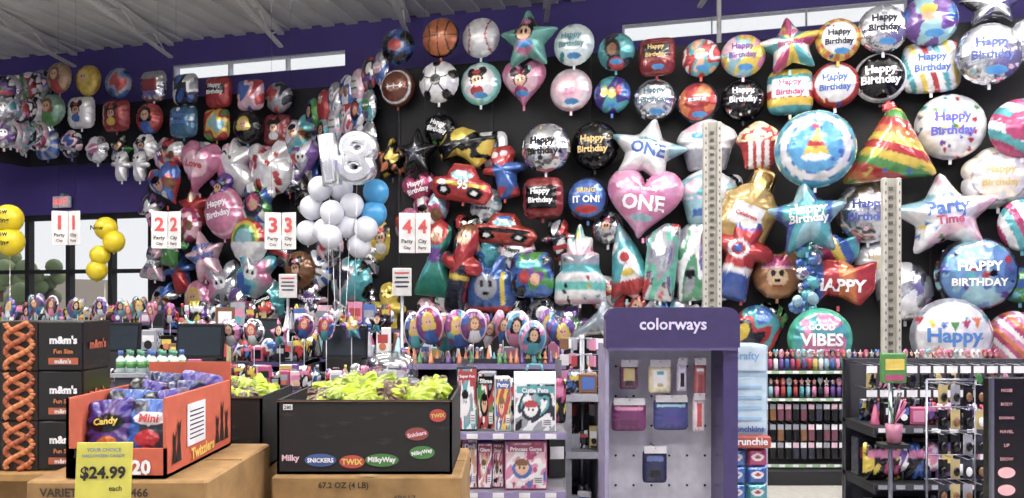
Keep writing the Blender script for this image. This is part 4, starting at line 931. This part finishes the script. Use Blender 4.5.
for r_,zz in enumerate((1.16,1.02)):
    x=-w/2+.06
    while x<w/2-.04:
        b.tube([(x,.41,zz+.06),(x,.15,zz+.06)],.003,'E'); c_=q.choice(['K','D','M','A','H','P','K','G','E'])
        b.box((x,.16,zz+.035),(.06,.004,.04),'W'); b.foil(x,zz-.03,.06,.1,q.choice(['bag','flower','heart']),c_,[('wave',2,[c_,'K'],q.uniform(0,5))],cy=.17,nr=6); x+=.078
b.out('gift_accessory_gondola',((x0+x1)/2,d,0))
b=B(); x,y,z=P3(893,368,4.3)
b.box((0,0,0),(.13,.04,.16),lin('4f8a48'),'gloss',bev=.005); b.box((0,-.022,.02),(.1,.003,.06),'Y'); b.box((0,-.022,-.05),(.1,.003,.03),'M'); b.tube([(0,.03,0),(0,.03,-z)],.012,'E')
q=random.Random(3)
for k in range(14):
    a=q.uniform(-1,1); b.tube([(0,-.01,-.3),(a*.07,-.03,-.2+q.uniform(-.03,.08))],.005,q.choice(['M','P','G','D']),'gloss')
b.lathe((0,-.01,-.4),[(.035,0),(.045,.1)],lin('a05a78'),'gloss',12); b.box((0,.03,-z+.01),(.3,.3,.02),'K')
b.box((0,.0,-.415),(.14,.1,.02),'K')
b.out('novelty_display_stand',(x,y,z))
d=3.2; b=B(); x0,x1=X(990,d),X(1045,d); w=x1-x0; zt=EYE-78/FP*d
b.box((0,.03,zt/2),(w,.04,zt),lin('1a1719'),'gloss',bev=.004); b.box((-w/2+.008,.005,zt/2),(.012,.02,zt),'E','metal')
for k,t in enumerate(['NOSE','BODY','EARRING','NAVEL','LIP','BROW']):
    b.text(t,(-.04,.004,zt-.05-k*.055),.06,lin('c88e96'),hmax=.013,off=.02)
for k in range(3): b.disc((-.04,.006,zt-.38-k*.07),.035,.022,lin('e6a8ae'))
b.box((0,.1,.02),(w+.1,.4,.04),'K'); b.out('body_jewelry_display_panel',((x0+x1)/2,d,0))
d=3.7; b=B(); x0,x1=X(938,d),X(988,d); w=x1-x0; zt=EYE-82/FP*d; q=random.Random(61)
b.tube([(-w/2,.1,0),(-w/2,.1,zt)],.006,'E'); b.tube([(w/2,.1,0),(w/2,.1,zt)],.006,'E'); b.tube([(-w/2,.1,zt),(w/2,.1,zt)],.006,'E'); b.box((0,.1,.02),(w+.1,.3,.04),'K')
for r_ in range(9):
    zz=zt-.06-r_*.115
    b.tube([(-w/2,.12,zz+.045),(w/2,.12,zz+.045)],.003,'E')
    for c_ in range(4):
        xx=-w*.38+c_*w*.25; b.tube([(xx,.12,zz+.045),(xx,.0,zz+.045)],.002,'E'); b.box((xx,.01,zz),(.042,.004,.09),q.choice(['E','D','K','A','E','D','K']),'gloss'); b.sph((xx,-.003,zz-.01),(.015,.008,.022),q.choice(['K','K','H','W','A']),'gloss',10,6)
b.out('jewelry_card_rack',((x0+x1)/2,d,0))

# ------------------------------------------------------------ link, camera, world
sc=bpy.context.scene
for ob in PEND: sc.collection.objects.link(ob)
sun=bpy.data.lights.new('sun','SUN'); sun.energy=2.0; so_=bpy.data.objects.new('sun',sun); so_.rotation_euler=(math.radians(-35),math.radians(20),0); sc.collection.objects.link(so_)
cam=bpy.data.cameras.new('camera'); co=bpy.data.objects.new('camera',cam); sc.collection.objects.link(co)
co.location=(0,0,EYE); co.rotation_euler=(math.pi/2,0,0); cam.sensor_width=36; cam.lens=FP/1024*36; cam.shift_y=(HZ-249)/1024; cam.clip_end=200
sc.camera=co
wd=bpy.data.worlds.new('world'); sc.world=wd; wd.use_nodes=True
bgn=wd.node_tree.nodes['Background']; bgn.inputs[0].default_value=(.95,.97,1,1); bgn.inputs[1].default_value=1.0
sc.view_settings.view_transform='Standard'
print('OBJ',len(PEND),'verts',sum(len(o.data.vertices) for o in PEND if o.type=='MESH'))
